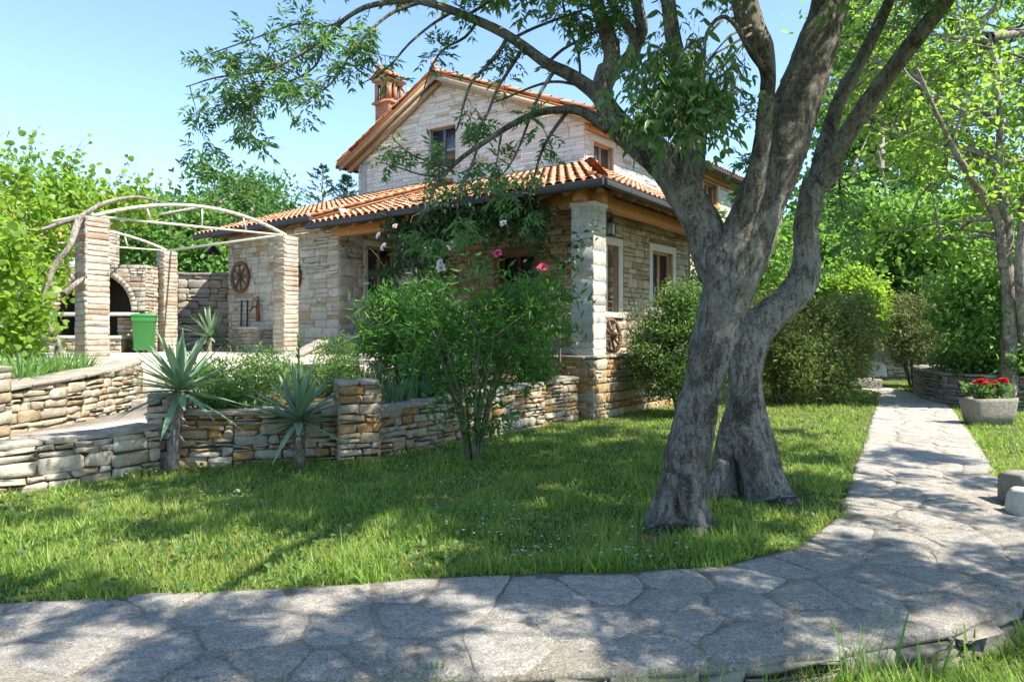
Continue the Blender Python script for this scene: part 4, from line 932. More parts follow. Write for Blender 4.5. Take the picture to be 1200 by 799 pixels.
class Twigs:
    """collects fine branches and the pinnate leaves they carry"""
    def __init__(s): s.mb = MB(); s.P = []; s.D = []
    def pinnate(s, p, d, L, n=4, droop=.25):
        d = (Vector(d)+Z*-droop).normalized(); x = d.cross(Z)
        x = x.normalized() if x.length > .05 else Vector((1,0,0))
        roll = rng.uniform(-.7, .7); x = (x*math.cos(roll)+d.cross(x)*math.sin(roll)).normalized()
        for k in range(n):
            t = .25+.7*k/max(1, n-1); q = p+d*L*t+Z*(-.12*L*t*t)
            for sg in (1, -1): s.P.append(q); s.D.append(d*.75+x*sg+Z*rng.uniform(-.35, .1))
        s.P.append(p+d*L); s.D.append(d)
    def twig(s, p, d, L, r=.006, depth=1, pl=.16, dens=1.0, droop=.2, n=4):
        d = Vector(d).normalized(); pts = [p]; k = 5; dd = d
        for i in range(k):
            dd = (dd+Vector((rng.gauss(0,.22), rng.gauss(0,.22), rng.gauss(0,.18)-droop*.18))).normalized(); pts.append(pts[-1]+dd*L/k)
        s.mb.tube(pts, [r*(1-.8*i/k) for i in range(k+1)], 4, True, False)
        for i in range(1, k+1):
            if depth > 0 and rng.random() < .7:
                o = Vector((rng.gauss(0,1), rng.gauss(0,1), rng.gauss(-.1,.7))).normalized(); s.twig(pts[i], dd*.6+o*.8, L*rng.uniform(.4,.65), r*.6, depth-1, pl, dens, droop, n)
            elif rng.random() < dens:
                for _ in range(1 if i < k else 3):
                    o = Vector((rng.gauss(0,1), rng.gauss(0,1), rng.gauss(-.1,.6))).normalized(); s.pinnate(pts[i], dd*.6+o, pl*rng.uniform(.7,1.25), n)
    def along(s, sp, every, L, t0=.0, t1=1., **kw):
        n = len(sp); acc = 0
        for i in range(int(n*t0)+1, int(n*t1)):
            acc += (sp[i][0]-sp[i-1][0]).length
            if acc > every*rng.uniform(.6, 1.4):
                acc = 0; t = (sp[i][0]-sp[i-1][0]).normalized(); o = Vector((rng.gauss(0,1), rng.gauss(0,1), rng.gauss(-.15,.8))); o = (o-t*o.dot(t)).normalized()
                s.twig(sp[i][0], o+t*rng.uniform(.1,.9), L*rng.uniform(.5,1.2), **kw)

# ---- the big leaning ash (front)
ash = empty('ash_tree', G(797,618), 'big ash tree with thick leaning trunk forking beside the path, front of the two trees', 'tree')
tb = MB(); Y1 = 5.45
main = pxl([(797,632,5.3,112),(797,612,5.38,80),(803,585,5.42,66),(805,545,5.45,60),(812,505,5.47,57),(822,460,5.5,55),(832,415,5.5,58),(845,368,5.5,64),(857,325,5.5,74),(868,295,5.5,76),(884,252,5.5,68),(903,205,5.5,66),(922,155,5.5,63),(938,112,5.5,61),(955,60,5.5,56),(972,5,5.5,53),(990,-60,5.4,46),(1012,-140,5.2,38),(1030,-250,4.9,28),(1040,-380,4.5,18),(1050,-520,4.0,8)])
sp_main = limb(tb, main, .14, 44, .025, 1.3)
for ang, ln, w in ((.2,.3,.08),(1.4,.25,.08),(2.6,.3,.08),(3.7,.25,.08),(5.1,.3,.085)):    # root flare
    b_ = W(797,618,5.36); d = Vector((math.cos(ang), math.sin(ang), 0)); limb(tb, [(b_+Z*.42+d*.05, .09), (b_+Z*.16+d*.15, w), (b_+d*(.16+ln*.4)-Z*.02, w*.7), (b_+d*(.16+ln)-Z*.12, .03)], .15, 12, .05, ang)
left = pxl([(858,352,5.52,40),(846,322,5.56,58),(832,290,5.6,56),(818,256,5.64,52),(801,224,5.7,50),(778,192,5.75,46),(752,170,5.8,42),(728,150,5.85,38),(711,126,5.9,34),(706,104,5.95,32),(713,82,6,34)])
sp_left = limb(tb, left, .17, 34, .03, 4.1)
stub = pxl([(806,236,5.66,34),(809,208,5.6,36),(813,180,5.6,34),(814,150,5.6,31),(808,118,5.65,27),(797,84,5.7,24),(789,45,5.75,21),(783,0,5.8,19),(770,-90,5.8,15),(750,-220,5.6,9)])
sp_stub = limb(tb, stub, .15, 18, .04, 7.7)
mid_ = pxl([(872,268,5.4,24),(884,222,5.3,26),(893,170,5.25,24),(897,125,5.2,23),(900,88,5.2,22),(893,58,5.2,30),(880,34,5.2,34),(874,8,5.2,32),(868,-50,5.2,26),(850,-150,5.1,18),(830,-300,4.9,8)])
sp_mid = limb(tb, mid_, .14, 18, .04, 9.2)
up1 = pxl([(711,92,5.98,24),(717,64,6.0,20),(710,36,6.0,19),(700,8,6.0,17),(690,-50,6.0,14),(670,-150,6.1,8)])
up2 = pxl([(712,84,6,22),(735,72,6.0,20),(745,52,6,17),(740,38,6,14),(722,12,6,12),(700,-40,6,9),(680,-100,6,5)])
up3 = pxl([(742,62,6,16),(752,38,6,15),(748,10,6,15),(742,-40,6,12),(735,-140,6,6)])
sps = [limb(tb, q, .12, 14, .04, 11+i) for i, q in enumerate((up1, up2, up3))]
bough = pxl([(709,122,5.92,24),(694,106,5.95,22),(668,88,6.0,18),(640,74,6.0,16),(610,52,6.0,14),(580,34,6.0,12.5),(548,20,6.0,11),(516,8,6.0,10),(484,1,6,8.5),(455,3,6,7.5),(428,9,6,7),(405,22,6,6),(384,42,6,5),(362,58,6,4.5),(338,72,6,4),(312,83,6,3.2),(282,87,6,2.6),(250,92,6,2.2),(218,102,6,1.4)])
sp_b = limb(tb, bough, .1, 10, .05, 21, .05)
subs = [pxl(q) for q in (
 [(492,3,6,6),(462,14,5.9,5),(438,32,5.8,4.5),(420,52,5.8,4),(404,74,5.8,3.5),(388,98,5.8,3),(366,114,5.8,2.5),(345,128,5.8,1.6)],
 [(330,76,6,3),(312,92,6,2.6),(299,112,6,2.2),(294,142,6,1.8),(283,164,6,1.2)],
 [(400,26,6,4),(378,32,6.1,3.4),(350,28,6.2,3),(318,38,6.3,2.6),(285,50,6.3,2),(250,62,6.3,1.5)],
 [(380,46,6,4),(372,74,6.1,3.4),(352,90,6.1,3),(322,100,6.2,2.4),(298,96,6.2,2),(262,122,6.2,1.4),(232,130,6.2,1)],
 [(530,14,6,5),(505,30,5.9,4),(479,52,5.8,3.5),(460,74,5.8,3),(443,88,5.8,2.4),(426,97,5.8,1.6)],
 [(594,45,6,6),(584,62,5.9,5.5),(566,82,5.9,5),(552,98,5.8,4),(543,124,5.8,3.2),(536,150,5.8,2.4),(520,176,5.8,1.5)],
 [(614,55,6,6),(598,80,5.9,5),(582,106,5.85,4),(571,134,5.8,3.4),(556,160,5.8,2.6),(540,172,5.8,1.6)],
 [(652,80,6,6),(636,104,5.9,5),(624,130,5.85,4),(610,168,5.8,3.2),(596,196,5.8,2.4),(580,214,5.8,1.4)],
 [(560,24,6,5),(545,44,6.1,4),(520,58,6.2,3),(505,80,6.2,2.5),(497,104,6.2,1.5)],
 [(664,132,5.9,6),(645,158,5.8,5),(634,180,5.75,4),(627,204,5.7,3),(620,232,5.7,2)],
 [(640,76,6,5),(660,58,6.1,5),(690,42,6.2,4.5),(716,30,6.3,3),(740,14,6.4,2)],
 [(600,46,6,5),(624,34,6.1,4.5),(660,20,6.2,4),(690,10,6.3,3)],
 [(548,18,6,5),(572,2,6.2,5),(590,-20,6.3,4),(610,-60,6.3,2)],
 [(680,98,6,4),(678,64,6.1,4),(668,36,6.2,4),(660,6,6.3,3.5),(655,-40,6.3,2)],
 [(694,104,6,5),(655,96,6.2,4),(630,100,6.3,3.5),(600,112,6.3,3),(575,122,6.3,2)],
 [(484,0,6,5),(460,-14,6,4),(430,-20,6.1,3),(395,-12,6.1,2.5),(360,2,6.1,1.6)])]
sp_sub = [limb(tb, q, .08, 6, .06, 31+i, 0) for i, q in enumerate(subs)]
low = pxl([(714,150,5.86,20),(700,142,5.84,16),(680,130,5.8,14),(655,129,5.8,11),(632,132,5.8,10),(610,141,5.8,9),(590,152,5.8,8),(566,168,5.75,7.5),(545,182,5.75,6.5),(525,200,5.7,5.5),(512,216,5.7,4.5),(502,238,5.7,3),(490,262,5.7,1.8)])
sp_low = limb(tb, low, .1, 9, .05, 51, .04)
lsub = [pxl(q) for q in ([(560,172,5.75,4),(552,196,5.7,3.4),(540,222,5.7,2.6),(536,246,5.65,1.6)],[(528,196,5.7,4),(504,190,5.6,3),(480,180,5.6,2.4),(462,164,5.6,1.6)],
 [(518,208,5.7,3.4),(490,204,5.6,3),(466,196,5.6,2.2),(444,190,5.5,1.4)],[(588,154,5.8,4),(584,178,5.75,3),(580,206,5.7,2.2),(576,232,5.7,1.4)],[(505,232,5.7,3),(484,236,5.6,2.4),(470,226,5.6,1.6)])]
sp_lsub = [limb(tb, q, .08, 6, .06, 61+i, 0) for i, q in enumerate(lsub)]
cl = pxl([(900,84,5.15,14),(880,62,5.0,9),(862,30,4.9,7),(845,20,4.8,6),(828,40,4.75,5),(826,75,4.7,3)])   # hooked twig by the knob
sp_cl = limb(tb, cl, .08, 7, .05, 71, 0)
# limbs above the picture that carry the shading crown over lawn and path
up_l = []
def high(p, q, r0, seed, sag=.25):
    p, q = Vector(p), Vector(q); m1 = p.lerp(q, .35)+Vector((rng.gauss(0,.15), rng.gauss(0,.15), sag)); m2 = p.lerp(q, .7)+Vector((rng.gauss(0,.2), rng.gauss(0,.2), sag*.8))
    sp = limb(tb, [(p, r0), (m1, r0*.75), (m2, r0*.5), (q, .012)], .1, 9, .1, seed, 0); up_l.append(sp); return sp
def at_sp(sp, t): return sp[int((len(sp)-1)*t)][0]
for i, (t, q) in enumerate(((.70,(4.6,3.6,6.2)),(.76,(2.1,2.2,6.6)),(.80,(5.4,5.6,7.0)),(.84,(3.0,1.2,7.2)),(.88,(4.9,2.2,7.6)),(.80,(1.6,6.2,7.4)),(.9,(3.2,5.2,8.6)),(.74,(5.8,3.4,6.0)),(.92,(1.2,3.4,8.0)),(.72,(4.2,1.2,5.9)))): high(at_sp(sp_main, t), q, .075, 80+i)
for i, (sp, t, q) in enumerate(((sp_stub,.8,(-.4,5.2,6.6)),(sp_stub,.85,(.2,3.6,6.9)),(sp_mid,.85,(1.0,2.6,6.2)),(sp_mid,.8,(2.2,6.8,6.6)),(sps[0],.85,(-1.4,6.0,6.4)),(sps[2],.8,(.4,7.4,6.8)),(sps[1],.9,(-1.8,4.8,6.2)),(sp_mid,.9,(.4,1.5,6.0)))): high(at_sp(sp, t), q, .05, 100+i)
trunk = tb.build('trunk', M['bark_ash'], ash)
tw_ = Twigs(); KW = dict(r=.005, depth=1, pl=.15, dens=.5, n=4)
tw_.along(sp_b, .17, .34, .45, 1., **KW); tw_.along(sp_b, .40, .28, .12, .42, **KW)
for i, sp in enumerate(sp_sub): tw_.along(sp, .15 if i in (0,1,2,3) else (.26 if i > 9 else .5), .25, .22, 1., **KW)
for sp in sp_lsub: tw_.along(sp, .30, .22, .3, 1., **KW)
tw_.along(sp_low, .75, .22, .35, 1., **KW)
for sp in (sps[0], sps[1], sps[2]): tw_.along(sp, .3, .35, .3, 1, **KW)
tw_.along(sp_stub, .3, .35, .62, 1, **KW); tw_.along(sp_mid, .3, .35, .5, 1, **KW)
SH = Vector((S.x/S.z, S.y/S.z, 0))
def shade_want(g):
    '''how much shade the unseen crown is shaped to cast on this spot'''
    x, y = g.x, g.y
    n1 = noise.noise(Vector((x*1.9, y*1.9, 3.3)))+.6*noise.noise(Vector((x*4.6, y*4.6, 8.8)))
    if y < 3.95 + .12*max(0, x): base = .12 if x > -1.2 else .10       # path in front
    elif y < 5.4 and x < -.2: base = -.40                               # sunny strip of lawn
    elif x > 2.6 and y > 5.6: base = .12                               # far path and lawn
    elif x > 1.6 and y < 6: base = .28
    elif y < 10.5: base = .52
    else: base = .35
    if x < -3.4 and y > 5.2: base = .08
    elif x < -1.6 and y > 6.6: base = .36
    return base + .95*n1
def clear_of_view(p):
    if p.y < .3: return True
    py = 395-(p.z-1.5)*800/p.y; px_ = 600+p.x*800/p.y
    return py < -30-120/p.y or px_ > 1300 or px_ < -100
def canopy(tw, sps_, n, lo, hi):  # adds out-of-view leaf clusters only where their shade is wanted on the ground
    nodes = [p for sp in sps_ for p, r in sp[len(sp)//4:]]; c = 0
    for k in range(n*12):
        p = Vector((rng.uniform(lo[0], hi[0]), rng.uniform(lo[1], hi[1]), rng.uniform(lo[2], hi[2])))
        if not clear_of_view(p): continue
        g = Vector((p.x, p.y, 0))-SH*p.z
        if shade_want(g) < rng.uniform(.25, .75): continue
        if any(((p-t)-S*(p-t).dot(S)).length < .30 for t in LIT) and rng.random() < .8: continue
        nd = min(nodes, key=lambda q: (q-p).length_squared)
        L = (nd-p).length
        if L > 2.6: continue
        if L > .25: tw.mb.tube([nd, nd.lerp(p, .5)+Z*.1*L, p], [.014, .009, .006], 5, True, False)
        if L > .8 and c % 3 == 0: nodes.append(nd.lerp(p, .6))
        for _ in range(3):
            d = (p-nd).normalized()*.5+Vector((rng.gauss(0,.8), rng.gauss(0,.8), rng.gauss(0,.4)))
            q = p
            for j in range(4):
                q = q+d.normalized()*.07
                for _2 in range(2): tw.pinnate(q, d+Vector((rng.gauss(0,.8), rng.gauss(0,.8), rng.gauss(-.1,.4))), .26, 4)
        c += 1
        if c >= n: break
    print('canopy', c)
LIT = [p for p, r in sp_main if 1.2 < p.z < 4.4][::14]+[p for p, r in sp_left if p.z > 2.4][::14]
up_w = Twigs(); canopy(up_w, up_l, 480, (-1.5,-2.2,4.2), (8.0,8.0,7.0))
up_w.mb.build('shade_twigs', M['twig_bark'], trunk)
scat_leaves('shade_crown', up_w.P, up_w.D, (.08,.14), (.30,.40), M['ash_leaf'], ash, LANCE, .7, .5)
n_fine = len(tw_.P)
tw_.mb.build('twigs', M['twig_bark'], trunk)
scat_leaves('crown', tw_.P, tw_.D, (.055,.095), (.26,.36), M['ash_leaf'], ash, LANCE, .7, .5)
# drooping bunch of big leaves and hanging seed keys in front of the fork
bn_ = Twigs(); P2, D2, PS, DS = [], [], [], []
for k in range(190):
    px_, py_ = rng.gauss(792,36), rng.gauss(100,38); Yk = rng.uniform(4.7,5.2)
    if py_ > 150 or py_ < -30: continue
    p = W(px_+ (20 if py_ < 60 else 0), py_, Yk); o = Vector((rng.gauss(0,.7), rng.gauss(0,.6), -.25)).normalized()
    for j in range(4):
        q = p+o*.06*j+Z*(-.02*j*j)
        for sg in (1,-1): P2.append(q); D2.append(o*.6+o.cross(Z)*sg+Z*rng.uniform(-1.3,-.4))
    if rng.random() < .9:
        for j in range(20): PS.append(p+Vector((rng.gauss(0,.035), rng.gauss(0,.035), -rng.uniform(0,.16)))); DS.append(Vector((rng.gauss(0,.3), rng.gauss(0,.3), -1)))
for px0, py0, px1, py1 in ((880,40,800,100),(846,24,780,110),(880,30,830,70),(800,90,760,150),(800,80,735,140)):
    bn_.mb.tube([W(px0,py0,5.1), W((px0+px1)/2,(py0+py1)/2-8,5.0), W(px1,py1,4.95)], [.012,.008,.004], 6)
for px_, py_, a in ((722,150,0),(735,142,0),(748,150,0),(760,146,0),(775,150,0),(790,140,0),(812,132,0),(826,128,0)):
    p = W(px_+rng.uniform(-4,4), py_-16, 4.95)
    for j in range(7): P2.append(p+Vector((rng.gauss(0,.04),0,-.02*j))); D2.append(Vector((rng.gauss(0,.6), rng.gauss(0,.5), -1)))
bn_.mb.build('hanging_twigs', M['twig_bark'], trunk)
scat_leaves('leaf_bunch', P2, D2, (.065,.115), (.28,.40), M['ash_leaf'], ash, BROAD, .4, .7)
scat_leaves('seed_keys', PS, DS, (.035,.05), (.16,.24), M['seed_wing'], ash, LANCE, .2, .9)

# ---- the second, paler tree
t2 = empty('ash_tree', G(880,582), 'crooked pale-barked ash tree with a split foot, standing just behind the leaning one', 'tree')
tb = MB()
m2 = pxl([(898,592,6.38,96),(894,578,6.42,70),(888,550,6.46,60),(880,510,6.5,56),(874,468,6.5,51),(874,425,6.5,48),(884,392,6.5,48),(905,368,6.5,44),(928,348,6.52,42),(942,322,6.55,42),(945,294,6.55,36),(944,268,6.55,33),(950,238,6.55,32),(957,212,6.55,34)])
limb(tb, m2, .17, 40, .028, 2.2); limb(tb, pxl([(852,590,6.6,62),(851,574,6.6,42),(850,545,6.58,34),(856,505,6.55,32),(868,466,6.52,30),(872,430,6.5,20)]), .14, 18, .04, 5.9)
limb(tb, pxl([(872,430,6.5,40),(880,398,6.5,40),(887,380,6.5,34),(888,372,6.5,20)]), .2, 16, .04, 8.1)
for i, (px_, ang) in enumerate(((898,.4),(898,-.7),(895,5.2),(850,3.6),(900,1.6))):
    b_ = W(px_,582,6.42); d = Vector((math.cos(ang), math.sin(ang), 0)); limb(tb, [(b_+Z*.35+d*.04, .08), (b_+Z*.12+d*.13, .075), (b_+d*.28-Z*.03, .05), (b_+d*.45-Z*.12, .02)], .15, 12, .05, ang+3)
r1 = limb(tb, pxl([(957,222,6.55,30),(968,196,6.5,29),(988,165,6.4,27),(1012,128,6.3,26),(1042,86,6.2,24),(1076,42,6.1,23),(1108,0,6.0,21),(1150,-60,5.9,18),(1210,-150,5.8,12),(1260,-240,5.6,6)]), .1, 14, .05, 3.3)
r2 = limb(tb, pxl([(958,216,6.6,26),(972,152,6.7,21),(988,108,6.8,18),(1008,72,6.9,16),(1030,28,7.0,15),(1046,-8,7.0,13),(1070,-70,7.1,10),(1100,-180,7.1,5)]), .1, 14, .05, 6.3)
limb(tb, pxl([(960,212,6.5,30),(974,204,6.45,26),(984,198,6.42,24),(986,197,6.42,10)]), .2, 12, .03, 4.4)
up_l = []
for i, (sp, t, q) in enumerate(((r1,.8,(5.4,6.6,6.4)),(r1,.86,(6.4,5.0,6.8)),(r1,.9,(4.6,7.6,7.2)),(r2,.8,(3.4,8.6,7.0)),(r2,.9,(5.2,8.6,7.6)),(r2,.85,(2.6,7.0,7.4)),(r1,.95,(7.4,7.0,7.2)))): high(at_sp(sp, t), q, .05, 130+i)
trunk = tb.build('trunk', M['bark_grey'], t2)
tw_ = Twigs(); tw_.along(r1, .35, .4, .35, 1, **KW); tw_.along(r2, .3, .4, .3, 1, **KW)
for a_, b_, sd in (((902,168),(872,222),2),((905,120),(880,185),4),((985,190),(990,260),5)):   # leafy sprays hanging between the trunks
    sp = limb(tw_.mb, [(W(*a_,6.9), .014), (W((a_[0]+b_[0])/2-4, (a_[1]+b_[1])/2-6, 6.9), .009), (W(*b_,6.9), .004)], .05, 5, .06, sd, 0); tw_.along(sp, .10, .28, .1, 1, **KW)
up_w = Twigs(); canopy(up_w, up_l, 140, (2,5,5.6), (9.5,10,8.5))  # second tree's unseen crown, its clusters likewise placed for their shade
up_w.mb.build('shade_twigs', M['twig_bark'], trunk); scat_leaves('shade_crown', up_w.P, up_w.D, (.08,.14), (.30,.40), M['ash_leaf'], t2, LANCE, .7, .5)
tw_.mb.build('twigs', M['twig_bark'], trunk)
scat_leaves('crown', tw_.P, tw_.D, (.06,.10), (.28,.38), M['ash_leaf'], t2, LANCE, .7, .5)

# ---- general leafy tree / shrub
def blobs_tree(name, label, cat, base, trunks, blobs, ncl, per, lsize, lwid, mat, bark, tmpl=BROAD, group=None, spread=.3, shell=.5, droop=-.15, limb_every=3, up=.7, trunk_name='trunk', crown_name='crown', amp=.1, twr=.012, flat=.75):
    """trunks: list of [(point, radius)...]; blobs: (centre, radii); leaves sit in clumps carried by limbs"""
    t = empty(name, Vector(base), label, cat, group); tb = MB(); nodes = []
    for i, q in enumerate(trunks):
        sp = limb(tb, [(Vector(p), r) for p, r in q], amp, 9 if max(r for p, r in q) < .06 else 14, .12, 17.3*i+base[0], .05); nodes += [p for p, r in sp[len(sp)//4:]]
    vol = [b[1][0]*b[1][1]*b[1][2] for b in blobs]; P, D = [], []
    for k in range(ncl):
        c, r = rng.choices(blobs, vol)[0]
        while True:
            v = Vector((rng.uniform(-1,1), rng.uniform(-1,1), rng.uniform(-1,1)))
            if .01 < v.length < 1: break
        v = v.normalized()*(v.length**shell); w = 1+.3*noise.noise(Vector(v)*2.3+Vector(c)); cc = Vector(c)+Vector((v.x*r[0], v.y*r[1], v.z*r[2]))*w
        if cc.z < .05: cc.z = .05+rng.random()*.1
        sc_ = spread*rng.uniform(.6, 1.3); n = int(per*rng.uniform(.5, 1.4)); out = (cc-Vector(c)); out = out.normalized() if out.length > .01 else Z
        q = nr.normal(0, 1, (n, 3))*sc_*np.array([1,1,flat])+np.array(cc); d = nr.normal(0, .8, (n, 3))+np.array(out)*.6+np.array([0,0,droop]); P.append(q); D.append(d)
        if limb_every and k % limb_every == 0 and nodes:
            nd = min(rng.sample(nodes, min(len(nodes), 14)), key=lambda p: (p-cc).length+max(0, p.z-cc.z)*1.0); L = (cc-nd).length
            if L > .15:
                mm = nd.lerp(cc, .5)+Vector((rng.gauss(0,.08), rng.gauss(0,.08), rng.uniform(-.02,.12)))*L; tip = cc+(cc-mm).normalized()*sc_*.8
                sp = spline([(nd, twr*(.6+L*.5)), (mm, twr*.6), (cc, twr*.35), (tip, twr*.15)], .2); tb.tube([p for p, _ in sp], [r_ for _, r_ in sp], 5, True, False)
                if L > .6: nodes += [p for p, _ in sp[len(sp)//2:-2]]
    tb.build(trunk_name, M[bark], t); scat_leaves(crown_name, np.concatenate(P), np.concatenate(D), lsize, lwid, M[mat], t, tmpl, up, .7); return t
def stems(b, n, h, r=.012, spread=.35, seed=0):
    out = []
    for k in range(n):
        a = 2*math.pi*(k+rng.random()*.6)/n; d = Vector((math.cos(a), math.sin(a), 0)); p = Vector(b)+d*.06
        out.append([(p-Z*.08, r*1.2), (p+d*spread*.3*h+Z*h*.4, r), (p+d*spread*.8*h+Z*h*.8, r*.6), (p+d*spread*h+Z*h, r*.25)])
    return out
def pw_(px, py, Y): return W(px, py, Y)

# right side: walnut, fig and the trees beyond the path
b = Vector((10.1,13.9,.5))
blobs_tree('walnut_tree', 'large bright green walnut tree with grey crooked stems behind the curved planter', 'tree', b,
  [[(b-Z*.3,.16),(W(1183,345,13.9),.13),(W(1176,300,13.9),.11),(W(1170,262,13.9),.09),(W(1153,232,13.8),.09),(W(1134,203,13.6),.07),(W(1105,150,13.3),.05),(W(1075,80,13,),.02)],
   [(W(1177,315,13.9),.12),(W(1180,260,13.9),.11),(W(1170,212,14),.09),(W(1172,140,14),.06),(W(1160,40,14),.03)],
   [(b+Vector((.5,0,-.3)),.11),(W(1196,330,13.6),.10),(W(1200,262,13.5),.085),(W(1215,180,13.4),.08),(W(1240,60,13.3),.03)]],
  [(W(1130,95,16.2),(3.4,2.2,2.5)),(W(1190,20,16),(3.6,2.4,2.8)),(W(1150,235,15.8),(2.4,1.3,1.3)),(W(1165,150,13.4),(1.5,.7,1.5)),(W(1095,120,13.3),(1.2,.7,1.1)),(W(1190,250,13.2),(1.2,.6,.9)),(W(1182,305,13.0),(.8,.4,.6)),(W(1230,200,15),(2.3,1.8,2.3)),(W(1075,20,15.8),(2.0,1.8,2.3))], 300, 66, (.10,.17), (.42,.6), 'walnut_leaf', 'bark_light', BROAD, 'trees beyond the path', .36, .6, -.25, 1, twr=.03)
b = Vector((16.4,25.4,.0))
blobs_tree('fig_tree', 'broad mid-green fig tree behind the olive-brown round shrub', 'tree', b,
  [[(b,.17),(b+Z*1.5,.15),(b+Vector((-.8,0,3.2)),.12),(b+Vector((-2.0,0,5.0)),.08),(b+Vector((-2.8,0,8.6)),.03)],[(b+Z*1.4,.13),(b+Vector((1.2,.2,3.2)),.09),(b+Vector((2.2,.2,5.4)),.03)]],
  [(W(1010,280,24.7),(2.2,1.7,1.7)),(W(1060,285,25.2),(2.5,1.8,2.0)),(W(1120,300,24.7),(2.4,1.8,2.0)),(W(985,330,25.7),(1.6,1.4,1.6)),(W(1095,345,24.7),(2.1,1.5,1.4)),(W(1035,205,28.5),(2.4,1.8,1.9)),(W(1000,130,29),(1.9,1.6,2.0)),(W(1050,110,29),(2.2,1.7,2.2)),(W(985,220,28.6),(1.2,1.2,1.4)),(W(1020,40,29),(2.0,1.6,1.8))], 400, 56, (.18,.29), (.6,.8), 'fig_leaf', 'bark_light', BROAD, 'trees beyond the path', .46, .6, -.2, 1, twr=.03)
b = G(1168,440)
blobs_tree('young_tree', 'low leafy young tree rising from the curved stone planter', 'tree', (11.0,15.0,.5),
  [[(Vector((11.0,15.0,.4)),.07),(Vector((11.0,15,1.3)),.06),(Vector((10.7,15,2.2)),.03)]],
  [(W(1160,365,14.8),(.95,.8,.75)),(W(1200,350,14.6),(1.1,.9,.9)),(W(1130,350,15),(.7,.6,.6)),(W(1185,410,14.4),(.9,.7,.45))], 110, 60, (.09,.15), (.5,.7), 'fig_leaf', 'bark_light', BROAD, 'trees beyond the path', .24, .6, -.2, 2)
for i, (x, y, hgt, w, lab, mt_) in enumerate(((14.5,31,9,4.5,'tall green tree far behind the garden path','far_leaf'),(22,27,9.5,5,'rounded far tree at the right edge behind the walnut','fig_leaf'),(20.5,38,10,5.5,'big distant tree closing the view beyond the path','far_leaf'),(10.5,35,8,4.0,'dark distant tree behind the forked pale ash trunk','dark_leaf'))):
    b = Vector((x,y,0)); blobs_tree('broad_tree', lab, 'tree', b, [[(b,.3),(b+Z*hgt*.4,.22),(b+Vector((.3,0,hgt*.75)),.08)]], [(b+Z*hgt*.55,(w*.75,w*.6,hgt*.33)),(b+Vector((-w*.4,0,hgt*.4)),(w*.5,w*.5,hgt*.25)),(b+Vector((w*.4,0,hgt*.42)),(w*.5,w*.5,hgt*.26)),(b+Vector((0,-w*.2,hgt*.22)),(w*.7,w*.4,hgt*.2))], 170, 60, (.2,.34), (.5,.7), mt_, 'bark_light', BROAD, 'trees beyond the path', .55, .55, -.1, 3, twr=.04)
# left: trees behind the boundary wall
for i, (px_, py_, Y, r, lab, mt_) in enumerate(((258,262,27,(2.3,1.8,2.2),'leafy tree with a rounded crown behind the boundary wall, nearest the lodge roof','far_leaf'),(205,285,25,(2.0,1.5,1.8),'pale green tree standing behind the pergola arch','fig_leaf'),(300,250,31,(1.9,1.8,1.6),'distant tree crown just above the lodge roof edge','far_leaf'),(165,300,28,(2.4,1.8,2.0),'darker tree between the vine and the pergola arch','dark_leaf'))):
    c = W(px_, py_, Y); b = Vector((c.x, c.y, 0))
    blobs_tree('garden_tree', lab, 'tree', b, [[(b,.2),(b+Z*c.z*.6,.15),(c+Z*r[2]*.4,.05)]], [(c,r),(c-Z*r[2]*.8+Vector((r[0]*.3,0,0)),(r[0]*.8,r[1]*.8,r[2]*.7)),(c+Vector((-r[0]*.6,0,-.5)),(r[0]*.6,r[1]*.7,r[2]*.6))], 130, 60, (.15,.25), (.45,.65), mt_, 'bark_light', BROAD, 'trees behind the boundary wall', .36, .6, -.1, 2, twr=.03)
for px_, py_, Y, hh, ww, lab in ((378,216,34,2.4,.9,'blue-green conifer top showing above the lodge roof, taller one'),(407,218,36,1.4,.55,'small conifer tip showing beside the gable wall')):
    c = W(px_, py_, Y); b = Vector((c.x, c.y, 0)); zt = W(px_, 198 if hh > 2 else 208, Y).z
    t = empty('conifer', b, lab, 'tree', 'conifers behind the house'); mb = MB(); mb.tube([b, b+Z*zt], [.2,.02], 8); P, D = [], []
    for k in range(90):
        z = zt-rng.random()**1.1*(hh*2.3); f = (zt-z)/(hh*1.0)+.15; a = rng.uniform(0, 6.28); L = ww*1.5*min(1.3, f)*rng.uniform(.4,1.25); d = Vector((math.cos(a), math.sin(a), .35)); p0 = b+Z*z; mb.tube([p0, p0+d*L], [.018,.005], 4, False, False)
        for j in range(22): q = p0+d*L*rng.uniform(.3,1.05); P.append(q); D.append(d+Vector((rng.gauss(0,.6), rng.gauss(0,.6), rng.gauss(.2,.5))))
    mb.build('trunk', M['bark_light'], t); scat_leaves('crown', P, D, (.16,.28), (.16,.26), M['pine_leaf'], t, LANCE, .7, .6)

